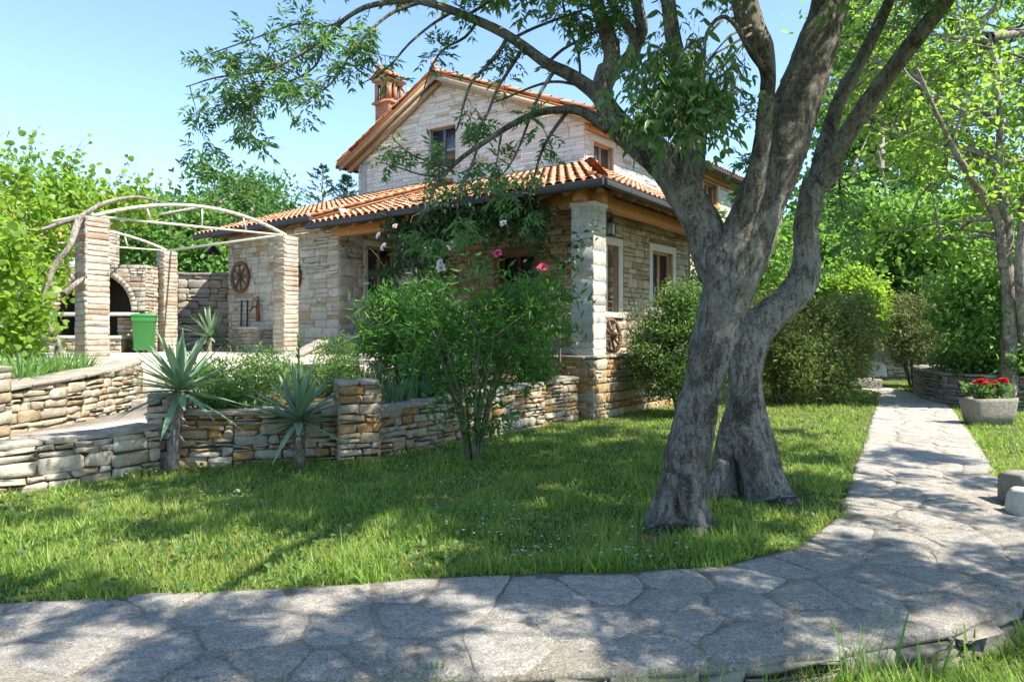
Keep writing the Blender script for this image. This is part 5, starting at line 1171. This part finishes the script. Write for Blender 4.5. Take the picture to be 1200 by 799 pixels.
# grapevine over the left side of the pergola
b = W(62,410,11.4); 
vn = empty('grapevine', (b.x, b.y, 1.0), 'bright green grapevine with crooked woody stem climbing onto the pergola', 'vine'); mb = MB()
limb(mb, [(W(64,425,11.3),.05),(W(68,404,11.3),.05),(W(54,372,11.3),.045),(W(52,345,11.3),.042),(W(64,312,11.4),.045),(W(82,288,11.6),.045),(W(93,258,11.9),.055),(W(108,246,12.0),.042),(W(130,236,12.2),.036),(W(160,231,12.6),.028),(W(185,236,13),.02)], .18, 12, .05, 2.2)
limb(mb, [(W(93,255,11.9),.05),(W(70,262,11.8),.035),(W(40,270,11.6),.025),(W(0,262,11.4),.015)], .15, 8, .06, 3.2); limb(mb, [(W(74,345,11.4),.05),(W(92,330,11.8),.04),(W(100,325,12),.02)], .15, 8, .06, 5)
limb(mb, [(W(25,430,11.0),.03),(W(30,380,11),.025),(W(20,320,11),.02),(W(30,250,11.2),.012)], .1, 7, .06, 8)
P, D = [], []
vb = [(W(28,258,13.6),(1.0,.7,.75),62),(W(-30,250,13),(1,.8,.9),50),(W(80,246,14.4),(.85,.6,.45),44),(W(130,236,14.8),(.7,.7,.32),34),(W(70,218,14.4),(1.0,.6,.4),40),(W(14,330,12.9),(.55,.5,.85),46),(W(44,318,13.4),(.42,.4,.75),34),(W(10,210,13.8),(.8,.7,.45),28),(W(18,392,11.2),(.35,.4,.4),20),(W(158,250,14.8),(.4,.5,.3),12),(W(70,292,13.6),(.3,.4,.5),16),(W(22,300,11.0),(.35,.3,.7),30),(W(34,372,11.0),(.3,.3,.4),14),(W(-10,340,10.8),(.4,.4,.9),30)]
for c, r, n in vb:
    for k in range(n):
        v = Vector((rng.gauss(0,.5), rng.gauss(0,.5), rng.gauss(0,.5))); cc = Vector(c)+Vector((v.x*r[0], v.y*r[1], v.z*r[2]))*1.1; m_ = rng.randint(8,24)
        P.append(nr.normal(0,.12,(m_,3))+np.array(cc)); D.append(nr.normal(0,.7,(m_,3))+np.array([.3,-.3,-.5]))
    for k in range(8):
        a = Vector(c)+Vector((rng.gauss(0,.4)*r[0], rng.gauss(0,.4)*r[1], r[2]*.5)); L = rng.uniform(.3,.9); q = [a]
        for j in range(5): q.append(q[-1]+Vector((rng.gauss(.05,.05), rng.gauss(0,.05), L/5)))
        if c[2] > 3: mb.tube(q, [.008,.007,.006,.005,.004,.003], 4, True, False); P.append(np.array([tuple(x) for x in q[1:]])); D.append(nr.normal(0,.8,(5,3)))
mb.build('stem', M['bark_light'], vn); scat_leaves('foliage', np.concatenate(P), np.concatenate(D), (.06,.15), (.8,1.05), M['vine_leaf'], vn, BROAD, .8, .6)
# ================================================================ shrubs and garden plants
b = Vector((-.47,8.30,0))
blobs_tree('laurel_shrub', 'tall upright laurel-like shrub with bare dark stems standing on the lawn before the wall', 'shrub', b, stems(b, 11, 1.5, .016, .30),
  [(W(556,400,8.3),(.82,.65,.55)),(W(520,395,8.4),(.5,.5,.46)),(W(610,395,8.5),(.6,.55,.5)),(W(625,350,8.6),(.4,.4,.42)),(W(545,345,8.5),(.45,.4,.42)),(W(556,470,8.25),(.45,.4,.38))], 120, 34, (.09,.18), (.20,.28), 'laurel_leaf', 'twig_bark', LANCE, None, .15, .6, -.1, 2, .5, 'stem', 'foliage', .06)
b = Vector((-1.75,10.9,.75))
blobs_tree('oleander_shrub', 'lighter green oleander with long narrow leaves growing in the bed behind the square pier', 'shrub', b, stems(b, 8, 1.3, .014, .3),
  [(W(478,385,10.9),(.62,.5,.62)),(W(448,395,11),(.4,.4,.36)),(W(512,372,11),(.35,.4,.42)),(W(505,420,10.7),(.5,.5,.45))], 150, 34, (.12,.20), (.15,.22), 'laurel_leaf', 'twig_bark', LANCE, None, .17, .6, .15, 3, .5, 'stem', 'foliage', .06)
b = Vector((.6,12.0,.7))
blobs_tree('porch_shrub', 'dark leafy shrub filling the bed left of the corner pillar', 'shrub', b, stems(b, 6, .9, .012, .3), [(W(632,370,12),(.42,.4,.62)),(W(600,400,12),(.55,.4,.42)),(W(560,395,12),(.6,.4,.5))], 120, 32, (.08,.14), (.22,.32), 'laurel_leaf', 'twig_bark', LANCE, None, .15, .6, -.1, 3, .5, 'stem', 'foliage', .06)
b = Vector((3.15,12.7,0))
blobs_tree('evergreen_shrub', 'dense dark evergreen bush against the porch wall, hiding behind the leaning trunk', 'shrub', b, stems(b, 8, 1.2, .018, .35),
  [(W(792,410,12.9),(.72,.6,.62)),(W(778,440,12.7),(.55,.5,.42)),(W(815,380,13.0),(.6,.6,.55)),(W(835,415,13),(.6,.6,.75)),(W(800,350,13.1),(.5,.4,.38))], 300, 85, (.05,.085), (.34,.46), 'dark_leaf', 'twig_bark', BROAD, None, .13, .7, 0, 4, .7, 'stem', 'foliage', .06)
b = W(750,410,13.6); b.z = 1.1
blobs_tree('lavender_bush', 'silvery grey-green bush on the porch edge beside the leaning cart wheel', 'shrub', b, stems(b, 8, .7, .008, .3), [(W(752,383,13.6),(.33,.33,.42)),(W(760,405,13.4),(.32,.33,.3))], 70, 60, (.05,.09), (.14,.2), 'grey_leaf', 'twig_bark', LANCE, None, .11, .7, .5, 3, .3, 'stem', 'foliage', .06)
b = Vector((6.1,15.6,0))
blobs_tree('photinia_shrub', 'big loose bush with yellowish tips at the left edge of the far path', 'shrub', b, stems(b, 9, 1.5, .02, .4),
  [(W(920,420,15.2),(.75,.7,.75)),(W(950,425,15.4),(.75,.7,.8)),(W(985,400,16),(.65,.6,.65)),(W(985,440,15.6),(.55,.55,.5)),(W(900,380,15.6),(.6,.6,.6)),(W(950,385,16),(.7,.6,.7)),(W(1000,375,16.6),(.5,.5,.6))], 400, 75, (.06,.11), (.3,.42), 'photinia_leaf', 'twig_bark', BROAD, None, .15, .75, .1, 4, .6, 'stem', 'foliage', .06)
b2P, b2D = [], []
b = Vector((6.6,16.3,0))
blobs_tree('photinia_shrub', 'yellow-olive bush crowding behind the big loose bush by the path', 'shrub', b, stems(b, 6, 1.6, .018, .4), [(W(975,375,16.2),(.8,.6,.6)),(W(1005,400,16.4),(.55,.5,.6)),(W(930,365,16),(.6,.5,.5))], 130, 50, (.05,.09), (.3,.42), 'olive_leaf', 'twig_bark', BROAD, None, .15, .75, .2, 4, .6, 'stem', 'foliage', .06)
b = Vector((12.1,20.6,0))
blobs_tree('olive_shrub', 'rounded olive-brown shrub at the end of the path before the fig tree', 'shrub', b, stems(b, 8, 1.7, .02, .4), [(W(1078,388,20.4),(.95,.8,1.0)),(W(1080,360,20.6),(.65,.6,.7)),(W(1085,410,20.2),(1.0,.8,.55))], 200, 55, (.07,.11), (.3,.42), 'olive_leaf', 'twig_bark', BROAD, None, .16, .75, .2, 4, .6, 'stem', 'foliage', .06)
b = Vector((10.7,15.6,.55))
blobs_tree('ivy_mound', 'low dark green mound spilling over the curved planter wall', 'shrub', b, stems(b, 6, .4, .01, .9), [(W(1120,426,15.8),(.55,.6,.26)),(W(1150,428,14.9),(.6,.6,.26)),(W(1195,425,14.2),(.8,.6,.3))], 110, 45, (.06,.10), (.6,.8), 'dark_leaf', 'twig_bark', BROAD, None, .13, .8, 0, 3, .9, 'stem', 'foliage', .06)
b = Vector((8.6,22.5,0))
blobs_tree('lime_shrub', 'bright lime green bush glowing in sun behind the yellow-olive bush', 'shrub', b, stems(b, 6, 1.8, .02, .3), [(W(1015,365,22),(.8,.7,.9)),(W(1000,340,22.4),(.8,.7,.6))], 90, 45, (.10,.16), (.5,.7), 'vine_leaf', 'twig_bark', BROAD, None, .2, .7, 0, 3, .7, 'stem', 'foliage', .06)
b = Vector((8.2,24,0))
blobs_tree('background_shrub', 'tall leafy bush between the two forked trunks, behind the house corner', 'shrub', b, stems(b, 7, 2.6, .03, .4), [(W(850,330,20),(1.2,1,1.4)),(W(900,310,22),(1.4,1,1.8)),(W(950,300,24),(1.6,1.2,2.0)),(W(850,270,19.5),(.6,.5,.5))], 170, 45, (.12,.2), (.5,.7), 'fig_leaf', 'twig_bark', BROAD, None, .28, .65, -.1, 3, .7, 'stem', 'foliage', .06)

# climbing rose along the eave and the slim pillar
rs = empty('climbing_rose', H(-.2,4.6,1.0), 'climbing rose with pink and white blooms trailing along the porch eave and slim pillar', 'climber'); mb = MB()
rw_ = [[(H(-.45,4.7,.9),.03),(H(-.42,4.6,2.0),.028),(H(-.45,4.75,3.0),.025),(H(-.5,4.4,3.7),.022),(H(-.6,3.4,4.0),.018),(H(-.65,2.2,4.05),.014),(H(-.6,1.0,3.9),.009)],
       [(H(-.4,4.75,1.0),.026),(H(-.35,4.9,2.4),.022),(H(-.5,5.2,3.3),.018),(H(-.6,5.8,3.7),.012),(H(-.6,6.3,3.6),.007)],
       [(H(-.5,3.6,4.0),.016),(H(-.75,3.0,4.3),.013),(H(-.8,2.2,4.45),.010),(H(-.8,1.4,4.45),.006)],
       [(H(-.45,.35,1.0),.02),(H(-.4,.42,2.2),.018),(H(-.42,.5,3.3),.014),(H(-.5,.9,3.9),.010)],[(H(-.5,.4,3.2),.012),(H(-.55,-.1,3.25),.009),(H(-.5,-.4,3.3),.005)],[(H(-.5,4.6,3.3),.014),(H(-.6,3.6,3.2),.010),(H(-.6,2.9,2.9),.006)]]
sps_ = [limb(mb, q, .1, 6, .08, i, 0) for i, q in enumerate(rw_)]
P, D = [], []
def rclump(c, n, s):
    P.append(nr.normal(0,1,(n,3))*s+np.array(c)); D.append(nr.normal(0,.8,(n,3))+np.array([.1,-.4,-.5]))
for sp, dn in zip(sps_, (.62,.5,.75,.22,.5,.55)):
    for p, r in sp:
        if rng.random() < dn: rclump(Vector(p)+Vector((rng.gauss(0,.1), rng.gauss(0,.1), rng.gauss(-.1,.16))), rng.randint(10,24), .11)
for k in range(290):                                        # hanging curtain under the eave
    c = H(rng.uniform(-.7,-.3), rng.uniform(.7,4.9), 0); c.z = 4.12-abs(rng.gauss(0,.34))*(1.2-.45*abs(math.sin(c.x*1.9+1))); sq = (c-P0).dot(V)
    if 4.4 < sq < 5.05 and c.z < 3.85: continue
    if 3.1 < sq < 4.4 or sq < 1.0: c.z = min(c.z, 4.1-abs(rng.gauss(0,.62)))
    rclump(c, rng.randint(8,20), .12)
for k in range(48):
    c = H(rng.uniform(-.85,-.55), rng.uniform(.6,3.6), 4.36+rng.uniform(-.1,.12)); rclump(c, rng.randint(8,16), .10)
    if k % 2 == 0: q = [c]; [q.append(q[-1]+Vector((rng.gauss(0,.1), rng.gauss(0,.06), rng.gauss(-.05,.07)))) for _ in range(5)]; mb.tube(q, .006, 4, True, False)
mb.build('stem', M['twig_bark'], rs); scat_leaves('foliage', np.concatenate(P), np.concatenate(D), (.075,.125), (.5,.65), M['rose_leaf'], rs, BROAD, .6, .7)
def bloom(c, r, mat, parent, name='blossom', ax=Z):
    Q = Z.rotation_difference(Vector(ax).normalized())
    P, D = [], []
    for ringn, el, rr in ((5,.15,1.0),(6,.6,.85),(6,1.05,.65),(4,1.4,.45)):
        for k in range(ringn):
            a = 2*math.pi*(k+rng.random()*.5)/ringn; d = Q @ Vector((math.cos(a)*math.cos(el), math.sin(a)*math.cos(el), math.sin(el))); P.append(Vector(c)+d*r*.12); D.append((d, rr))
    Pn = np.array([tuple(p) for p in P]); Dn = np.array([tuple(d) for d, _ in D]); s = np.array([q for _, q in D])*r
    return scatter(name, BROAD[0], BROAD[1], Pn, frames(Dn, np.tile([tuple(Q @ Z)], (len(Pn),1))+nr.normal(0,.2,(len(Pn),3))), np.stack([s*1.1, s, s*1.6], axis=1), M[mat], parent)
for px_, py_, mt_, r, lab in ((636,315,'pink_petal',.095,None),(583,297,'pink_petal',.075,None),(529,288,'blush_petal',.09,None),(517,314,'white_petal',.10,None),(516,308,'white_petal',.07,None),(450,290,'white_petal',.085,None),(444,276,'white_petal',.07,None),(497,288,'white_petal',.06,None),(590,262,'white_petal',.06,None),(463,265,'blush_petal',.05,None)):
    k = (px_-600)/800; o = H(-.95, 0); s_ = (k*o.y-o.x)/(V.x-k*V.y); p = o+V*s_; p.z = 1.5+(395-py_)/800*p.y; bloom(p, r*1.2, mt_, rs, 'blossom', -U*.9+Z*.5+V*rng.uniform(-.5,.5))

# strap-leaved plants
def strap(name, base, dirs, lens, wids, droops, mat, parent=None, K=5, fold=.25):
    vs, fs = [], []
    for (p, d, L, w, dr) in zip(base, dirs, lens, wids, droops):
        p = Vector(p); d = Vector(d).normalized(); side = d.cross(Z); side = side.normalized() if side.length > .05 else Vector((1,0,0)); b0 = len(vs)
        for i in range(K+1):
            t = i/K; q = p+d*L*t+Z*(-dr*L*t*t); wd = w*(.55+1.6*t-2.15*t*t) if t < 1 else 0; wd = max(wd, .0015); n_ = side.cross(d).normalized()
            vs += [q-side*wd/2, q-n_*wd*fold*(-1)*0-Z*wd*fold, q+side*wd/2]
        for i in range(K): a = b0+i*3; fs += [(a, a+1, a+4, a+3), (a+1, a+2, a+5, a+4)]
    m_ = MB(); m_.v = vs; m_.f = fs; m_.sm = [False]*len(fs); return m_.build(name, M[mat], parent)
def yucca(label, foot, head, R0, n, spike=False, tr=.06, grp='yuccas by the rubble wall'):
    t = empty('yucca', foot, label, 'plant', grp); mb = MB(); foot, head = Vector(foot), Vector(head)
    limb(mb, [(foot-Z*.1, tr*1.6), (foot+Z*.05, tr*1.25), (foot.lerp(head,.4), tr), (head, tr*1.2)], .18, 12, .04, foot.x); mb.build('trunk', M['twig_bark' if spike else 'bark_light'], t)
    B, Dd, L, Wd, Dr = [], [], [], [], []
    for k in range(60 if (head-foot).length > .5 else 30):      # dry leaf bases
        f = rng.uniform(.35,1); a = rng.uniform(0,6.28); B.append(foot.lerp(head, f)+Vector((math.cos(a), math.sin(a),0))*tr*.8); Dd.append((math.cos(a), math.sin(a), rng.uniform(-.6,.9))); L.append(rng.uniform(.05,.12)); Wd.append(.03); Dr.append(.3)
    strap('leaf_bases', B, Dd, L, Wd, Dr, 'dead_leaf', t, 2)
    B, Dd, L, Wd, Dr = [], [], [], [], []
    for k in range(n):
        f = (k+.5)/n; el = R((-24 if spike else -30)+(106 if spike else 110)*f**.8)+rng.gauss(0,.09); a = k*2.39996+rng.gauss(0,.15); d = Vector((math.cos(a)*math.cos(el), math.sin(a)*math.cos(el), math.sin(el)))
        B.append(head+Z*(.10*f)+d*.02); Dd.append(d); L.append(R0*rng.uniform(.8,1.1)*(1-.22*f)); Wd.append(.088*rng.uniform(.8,1.15)); Dr.append(.12*(1-f)+rng.uniform(0,.10))
    strap('leaves', B, Dd, L, Wd, Dr, 'yucca_leaf', t, 5, .22)
    if spike:
        m_ = MB(); top = head+Z*1.02; m_.tube([head, head+Z*.5, top], [.018,.015,.008], 7); m_.build('flower_stalk', M['strap_leaf'], t); B, Dd, L, Wd, Dr = [], [], [], [], []
        for k in range(46): f = rng.uniform(.15,1); a = rng.uniform(0,6.28); B.append(head+Z*(1.02*f)); Dd.append((math.cos(a)*.5, math.sin(a)*.5, 1)); L.append(rng.uniform(.06,.12)); Wd.append(.022); Dr.append(0)
        strap('bracts', B, Dd, L, Wd, Dr, 'strap_leaf', t, 2)
    return t
yucca('taller yucca on a shaggy bare trunk in front of the rubble wall', (-3.85,7.86-.14,0), W(211,460,7.72), .86, 62)
yucca('low yucca with a single tall flower stalk by the square pier', (-2.44,7.84,0), W(350,494,7.82), .80, 60, True, .06)
yucca('small dark spiky yucca growing against the boundary wall beside the lodge', W(246,412,18.6), W(246,396,18.6), 1.0, 50, False, .08, 'yuccas by the rubble wall')
def tuft(name, label, base, n, L, wd, el0, el1, mat, cat='plant', rad=.15, dr=.35, grp=None):
    t = empty(name, base, label, cat, grp); B, Dd, Ls, Wd, Dr = [], [], [], [], []
    for k in range(n):
        a = rng.uniform(0,6.28); el = rng.uniform(el0, el1); q = rng.random()**.5*rad; B.append(Vector(base)+Vector((math.cos(a)*q, math.sin(a)*q, -.02))); Dd.append((math.cos(a)*math.cos(el), math.sin(a)*math.cos(el), math.sin(el))); Ls.append(L*rng.uniform(.6,1.1)); Wd.append(wd*rng.uniform(.7,1.2)); Dr.append(dr*rng.uniform(.3,1.2))
    strap('foliage', B, Dd, Ls, Wd, Dr, mat, t, 5, .2); return t
lily = ['clump of daylily leaves nearest the pergola pillar in the raised bed','bright clump of daylily leaves in the middle of the raised bed','wide clump of daylily leaves in front of the vine stem','low clump of daylily leaves beside the pale gatepost','shaded clump of daylily leaves under the vine','daylily clump at the rear of the raised bed by the barbecue base']
for (px_, py_, Y), lb in zip(((92,428,10.4),(66,432,9.8),(44,436,9.4),(24,446,8.6),(20,425,10.2),(80,418,11.2)), lily):
    q = W(px_, py_, Y); q.z = .98; tuft('daylily', lb, q, 85, .52, .024, .55, 1.45, 'strap_leaf', rad=.24, dr=.42, grp='daylilies in the raised bed')
irs = ['iris clump with bluish blades just right of the square pier','iris clump in front of the oleander stems','iris clump below the terracotta pot','iris clump between the bed and the porch wall','iris clump near the foot of the porch wall behind the laurel']
for (px_, py_, Y), lb in zip(((462,462,9.3),(486,462,9.6),(446,448,10.3),(420,440,11),(520,458,10.2)), irs):
    q = W(px_, py_, Y); q.z = max(.55, q.z-.1); tuft('iris', lb, q, 46, .48, .036, .9, 1.5, 'iris_leaf', rad=.2, dr=.25, grp='irises in the garden bed')
def herb(label, px_, py_, Y, z, r3, n, mat, ls, lw, tm=LANCE, grp='leafy plants in the garden bed', name='bed_plant'):
    b = W(px_, py_, Y); b.z = z; blobs_tree(name, label, 'plant', b, stems(b, 5, r3[2]*1.2, .006, .5), [(b+Z*r3[2]*.8, r3)], n, 34, ls, lw, mat, 'twig_bark', tm, grp, .09, .7, .2, 4, .6, 'stem', 'foliage', .04)
herb('yellow-green leafy plant beside the taller yucca', 262, 470, 8.5, .55, (.34,.3,.34), 50, 'strap_leaf', (.07,.12), (.2,.3))
herb('tall feathery green plant behind the low yucca', 300, 462, 8.9, .6, (.36,.3,.40), 55, 'ground_leaf', (.06,.1), (.18,.26))
herb('sprawling green plant along the top of the brown wall', 285, 488, 8.4, .52, (.40,.16,.12), 36, 'ground_leaf', (.05,.09), (.3,.45))
herb('low green plant in front of the sloping stair slab', 385, 452, 10.2, .72, (.4,.3,.22), 46, 'ground_leaf', (.06,.1), (.25,.35))
herb('bushy plant growing between the two stair slabs', 395, 428, 12.6, .92, (.38,.3,.34), 46, 'ground_leaf', (.06,.1), (.2,.3))
herb('broad-leaved green plant beside the iris clumps', 508, 448, 10.0, .7, (.36,.3,.3), 44, 'iris_leaf', (.1,.16), (.3,.4))
herb('small pale plant at the top of the ochre wall near the porch corner', 622, 440, 11.9, .74, (.3,.2,.24), 36, 'ground_leaf', (.07,.12), (.4,.55), BROAD)
herb('leafy plant at the foot of the patio edge', 232, 448, 9.8, .6, (.4,.3,.3), 46, 'ground_leaf', (.06,.1), (.25,.35))
herb('green plant crowded against the patio edge behind the yucca', 318, 440, 10.8, .72, (.45,.3,.32), 50, 'strap_leaf', (.06,.1), (.2,.3))
# weeds and small tufts at wall feet are part of the lawn; geraniums in the trough
def geranium(label, c, r):
    t = empty('geranium', c, label, 'plant', 'geraniums in the stone trough'); c = Vector(c); m_ = MB(); P, D = [], []
    for k in range(9):
        a = rng.uniform(0,6.28); e = c+Vector((math.cos(a)*r*.7, math.sin(a)*r*.5, rng.uniform(.12,.26))); m_.tube([c, c.lerp(e,.5)+Z*.05, e], [.008,.006,.004], 4, True, False); P.append(nr.normal(0,.055,(16,3))+np.array(e)); D.append(nr.normal(0,.8,(16,3)))
    m_.build('stem', M['strap_leaf'], t); scat_leaves('foliage', np.concatenate(P), np.concatenate(D), (.05,.09), (.9,1.1), M['ground_leaf'], t, BROAD, .9, .5)
    for k in range(4): a = rng.uniform(0,6.28); e = c+Vector((math.cos(a)*r*.5, math.sin(a)*r*.4, rng.uniform(.25,.36))); bloom(e, .085, 'red_petal', t)
geranium('red geranium at the left end of the stone trough', tc_+dx*-.17+Z*.4, .24); geranium('red geranium right of centre in the stone trough', tc_+dx*.16+Z*.4, .22)
tuft('hosta', 'green trailing plant without flowers at the right end of the trough', tc_+dx*.34+Z*.4, 34, .3, .05, .1, 1.2, 'ground_leaf', rad=.08, dr=.7)

def weed(label, q, n, L, wd): tuft('weed', label, q, n, L, wd, .6, 1.5, 'strap_leaf', rad=.07, dr=.3, grp='weeds along the path edge')
for px_, py_, n, L, wd, lb in ((1005,765,9,.34,.02,'tall thin weed at the broken path edge, left of the others'),(868,772,16,.16,.018,'low weed tuft at the path edge below the front tree'),(1106,722,8,.26,.018,'slim upright weed near the right end of the path edge'),(1060,752,14,.18,.016,'spreading weed tuft between the two upright weeds at the path edge'),(508,797,16,.10,.014,'small weed sprout on the near edge of the path')):
    q = G(px_, py_, 0)+Vector((.06 if px_ > 600 else 0, -.10 if px_ > 600 else 0, 0)); q.z = -.18 if px_ > 600 else 0; L += .16 if px_ > 600 else 0; weed(lb, q, n, L, wd)
# ================================================================ grass
TREES = [(1.31,5.37,.30),(1.95,6.45,.24),(2.45,6.45,.36),(-.47,8.3,.12)]
PATHG = rough_edge(PATH, .13, .1, 9)
BEDS = [[(-5.45,5.3),(-4.86,6.42),(-4.25,7.25),(-3.98,7.68),(-3.9,7.84),(-3.26,7.96),(-2.12,8.28),(-1.72,8.40),(-.55,10.03),(.55,11.6),(1.2,12.42)]+[tuple(H(5.6,-.33).xy),(6,30),(-20,30),(-20,5.3)],
        [(13.5,13.4),(11.6,13.2),(10.6,13.5),(9.85,14.2),(9.6,15.2),(9.9,16.4),(10.5,17.7),(11.2,19.0),(13.5,19.6)]]
def nz(x, y, s, off): return np.array([noise.noise(Vector((a*s+off, b_*s, off*.7))) for a, b_ in zip(x, y)])
def blades(N, y0, y1, region, zfun, hmul=1.0, dens0=1.0):
    u = nr.random(N); Yv = (y0**-.35+(y1**-.35-y0**-.35)*u)**(-1/.35)      # denser near the camera
    X = (nr.random(N)*2-1)*(Yv*.88+2.0); k = np.ones(N, dtype=bool)
    k &= region(X, Yv); k &= ~inpoly(X, Yv, PATHG)
    for p in BEDS: k &= ~inpoly(X, Yv, p)
    for (a, b_, r) in TREES: k &= ((X-a)**2+(Yv-b_)**2) > (r*.75)**2
    X, Yv = X[k], Yv[k]; d = nz(X, Yv, .9, 3.3); d2 = nz(X, Yv, 2.6, 8.1); bare = d+.55*d2
    tr = np.zeros(len(X))
    for (a, b_, r) in TREES: tr = np.maximum(tr, np.clip(1.25-np.hypot(X-a, Yv-b_)/(r*1.9), 0, 1))
    k = (bare-1.6*tr*(.8+d2) > nr.uniform(-1.3, -.18, len(X))); X, Yv, d2 = X[k], Yv[k], d2[k]
    return X, Yv, d2
parts_ = []
lawn_in = lambda X, Yv: inpoly(X, Yv, LAWN)
far_ok = lambda X, Yv: lawn_in(X, Yv)
lowr = lambda X, Yv: ~lawn_in(X, Yv) & (X > -1.0)
X1, Y1_, q1 = blades(350000, 3.4, 22, far_ok, None); X2, Y2_, q2 = blades(110000, 2.0, 4.6, lowr, None)
Xg = np.concatenate([X1, X2]); Yg = np.concatenate([Y1_, Y2_]); Zg = np.concatenate([np.full(len(X1), -.005), np.full(len(X2), -.175)]); qg = np.concatenate([q1, q2])
edge = np.ones(len(Xg)); N = len(Xg)
hgt = nr.uniform(.032,.085,N)*(1+.7*np.clip(qg*2,-.6,1.0))*np.clip(1.12-.012*Yg,.75,1.2)
long_ = nr.random(N) < .02; hgt = np.where(long_, hgt*1.9, hgt); hgt = np.where(Zg < -.1, hgt*nr.uniform(1.2,2.4,N), hgt)
a = nr.uniform(0, 6.283, N); lean = np.abs(nr.normal(0,.45,N)); d = np.stack([np.cos(a)*lean, np.sin(a)*lean, np.ones(N)], axis=1); a2 = a+nr.normal(0,.5,N)
nh = np.stack([np.cos(a2), np.sin(a2), np.zeros(N)+.05], axis=1)
wd = nr.uniform(.0035,.0095,N)*(.55+.16*Yg)
gr = scatter('grass', BLADE[0], BLADE[1], np.stack([Xg, Yg, Zg], axis=1), frames(d, nh), np.stack([wd, hgt, hgt*.8], axis=1), M['grass_blade']); gr['kind'] = 'stuff'
print('blades', N)
# clover leaves, plantain and daisies scattered in the lawn
Xc, Yc, qc = blades(9000, 3.6, 14, far_ok, None); n = len(Xc); P = np.stack([Xc, Yc, nr.uniform(.02,.07,n)], axis=1)
cl_ = scat_leaves('clover', P, nr.normal(0,.6,(n,3))+np.array([0,0,.25]), (.03,.06), (.5,.8), M['ground_leaf'], None, BROAD, 1.0, .4); cl_['kind'] = 'stuff'
Xc, Yc, qc = blades(2600, 3.8, 12, lambda X, Y: far_ok(X, Y) & (X < 1.2), None); sel = nz(Xc, Yc, .7, 21) > .12; Xc, Yc = Xc[sel], Yc[sel]; P, D = [], []
for x, y in zip(Xc, Yc):
    z = rng.uniform(.07,.11)
    for j in range(5): aa = 2*math.pi*j/5; P.append((x, y, z)); D.append((math.cos(aa), math.sin(aa), .25))
if P:
    ds = scat_leaves('daisies', P, D, (.010,.016), (.6,.8), M['white_petal'], None, LANCE, 1.0, .1); ds['kind'] = 'stuff'
# fallen leaves and twig litter on the path
n = 4200; Xc = nr.uniform(-4,8,n); Yc = nr.uniform(2.9,12,n); k = inpoly(Xc, Yc, PATHR) & (nz(Xc, Yc, 1.1, 5.5) > .02); Xc, Yc = Xc[k], Yc[k]; n = len(Xc)
lt = scat_leaves('leaf_litter', np.stack([Xc, Yc, np.full(n,.021)], axis=1), np.stack([nr.normal(0,1,n), nr.normal(0,1,n), nr.normal(0,.05,n)], axis=1), (.010,.040), (.2,.5), M['dead_leaf'], None, LANCE, 2.0, .2); lt['kind'] = 'stuff'
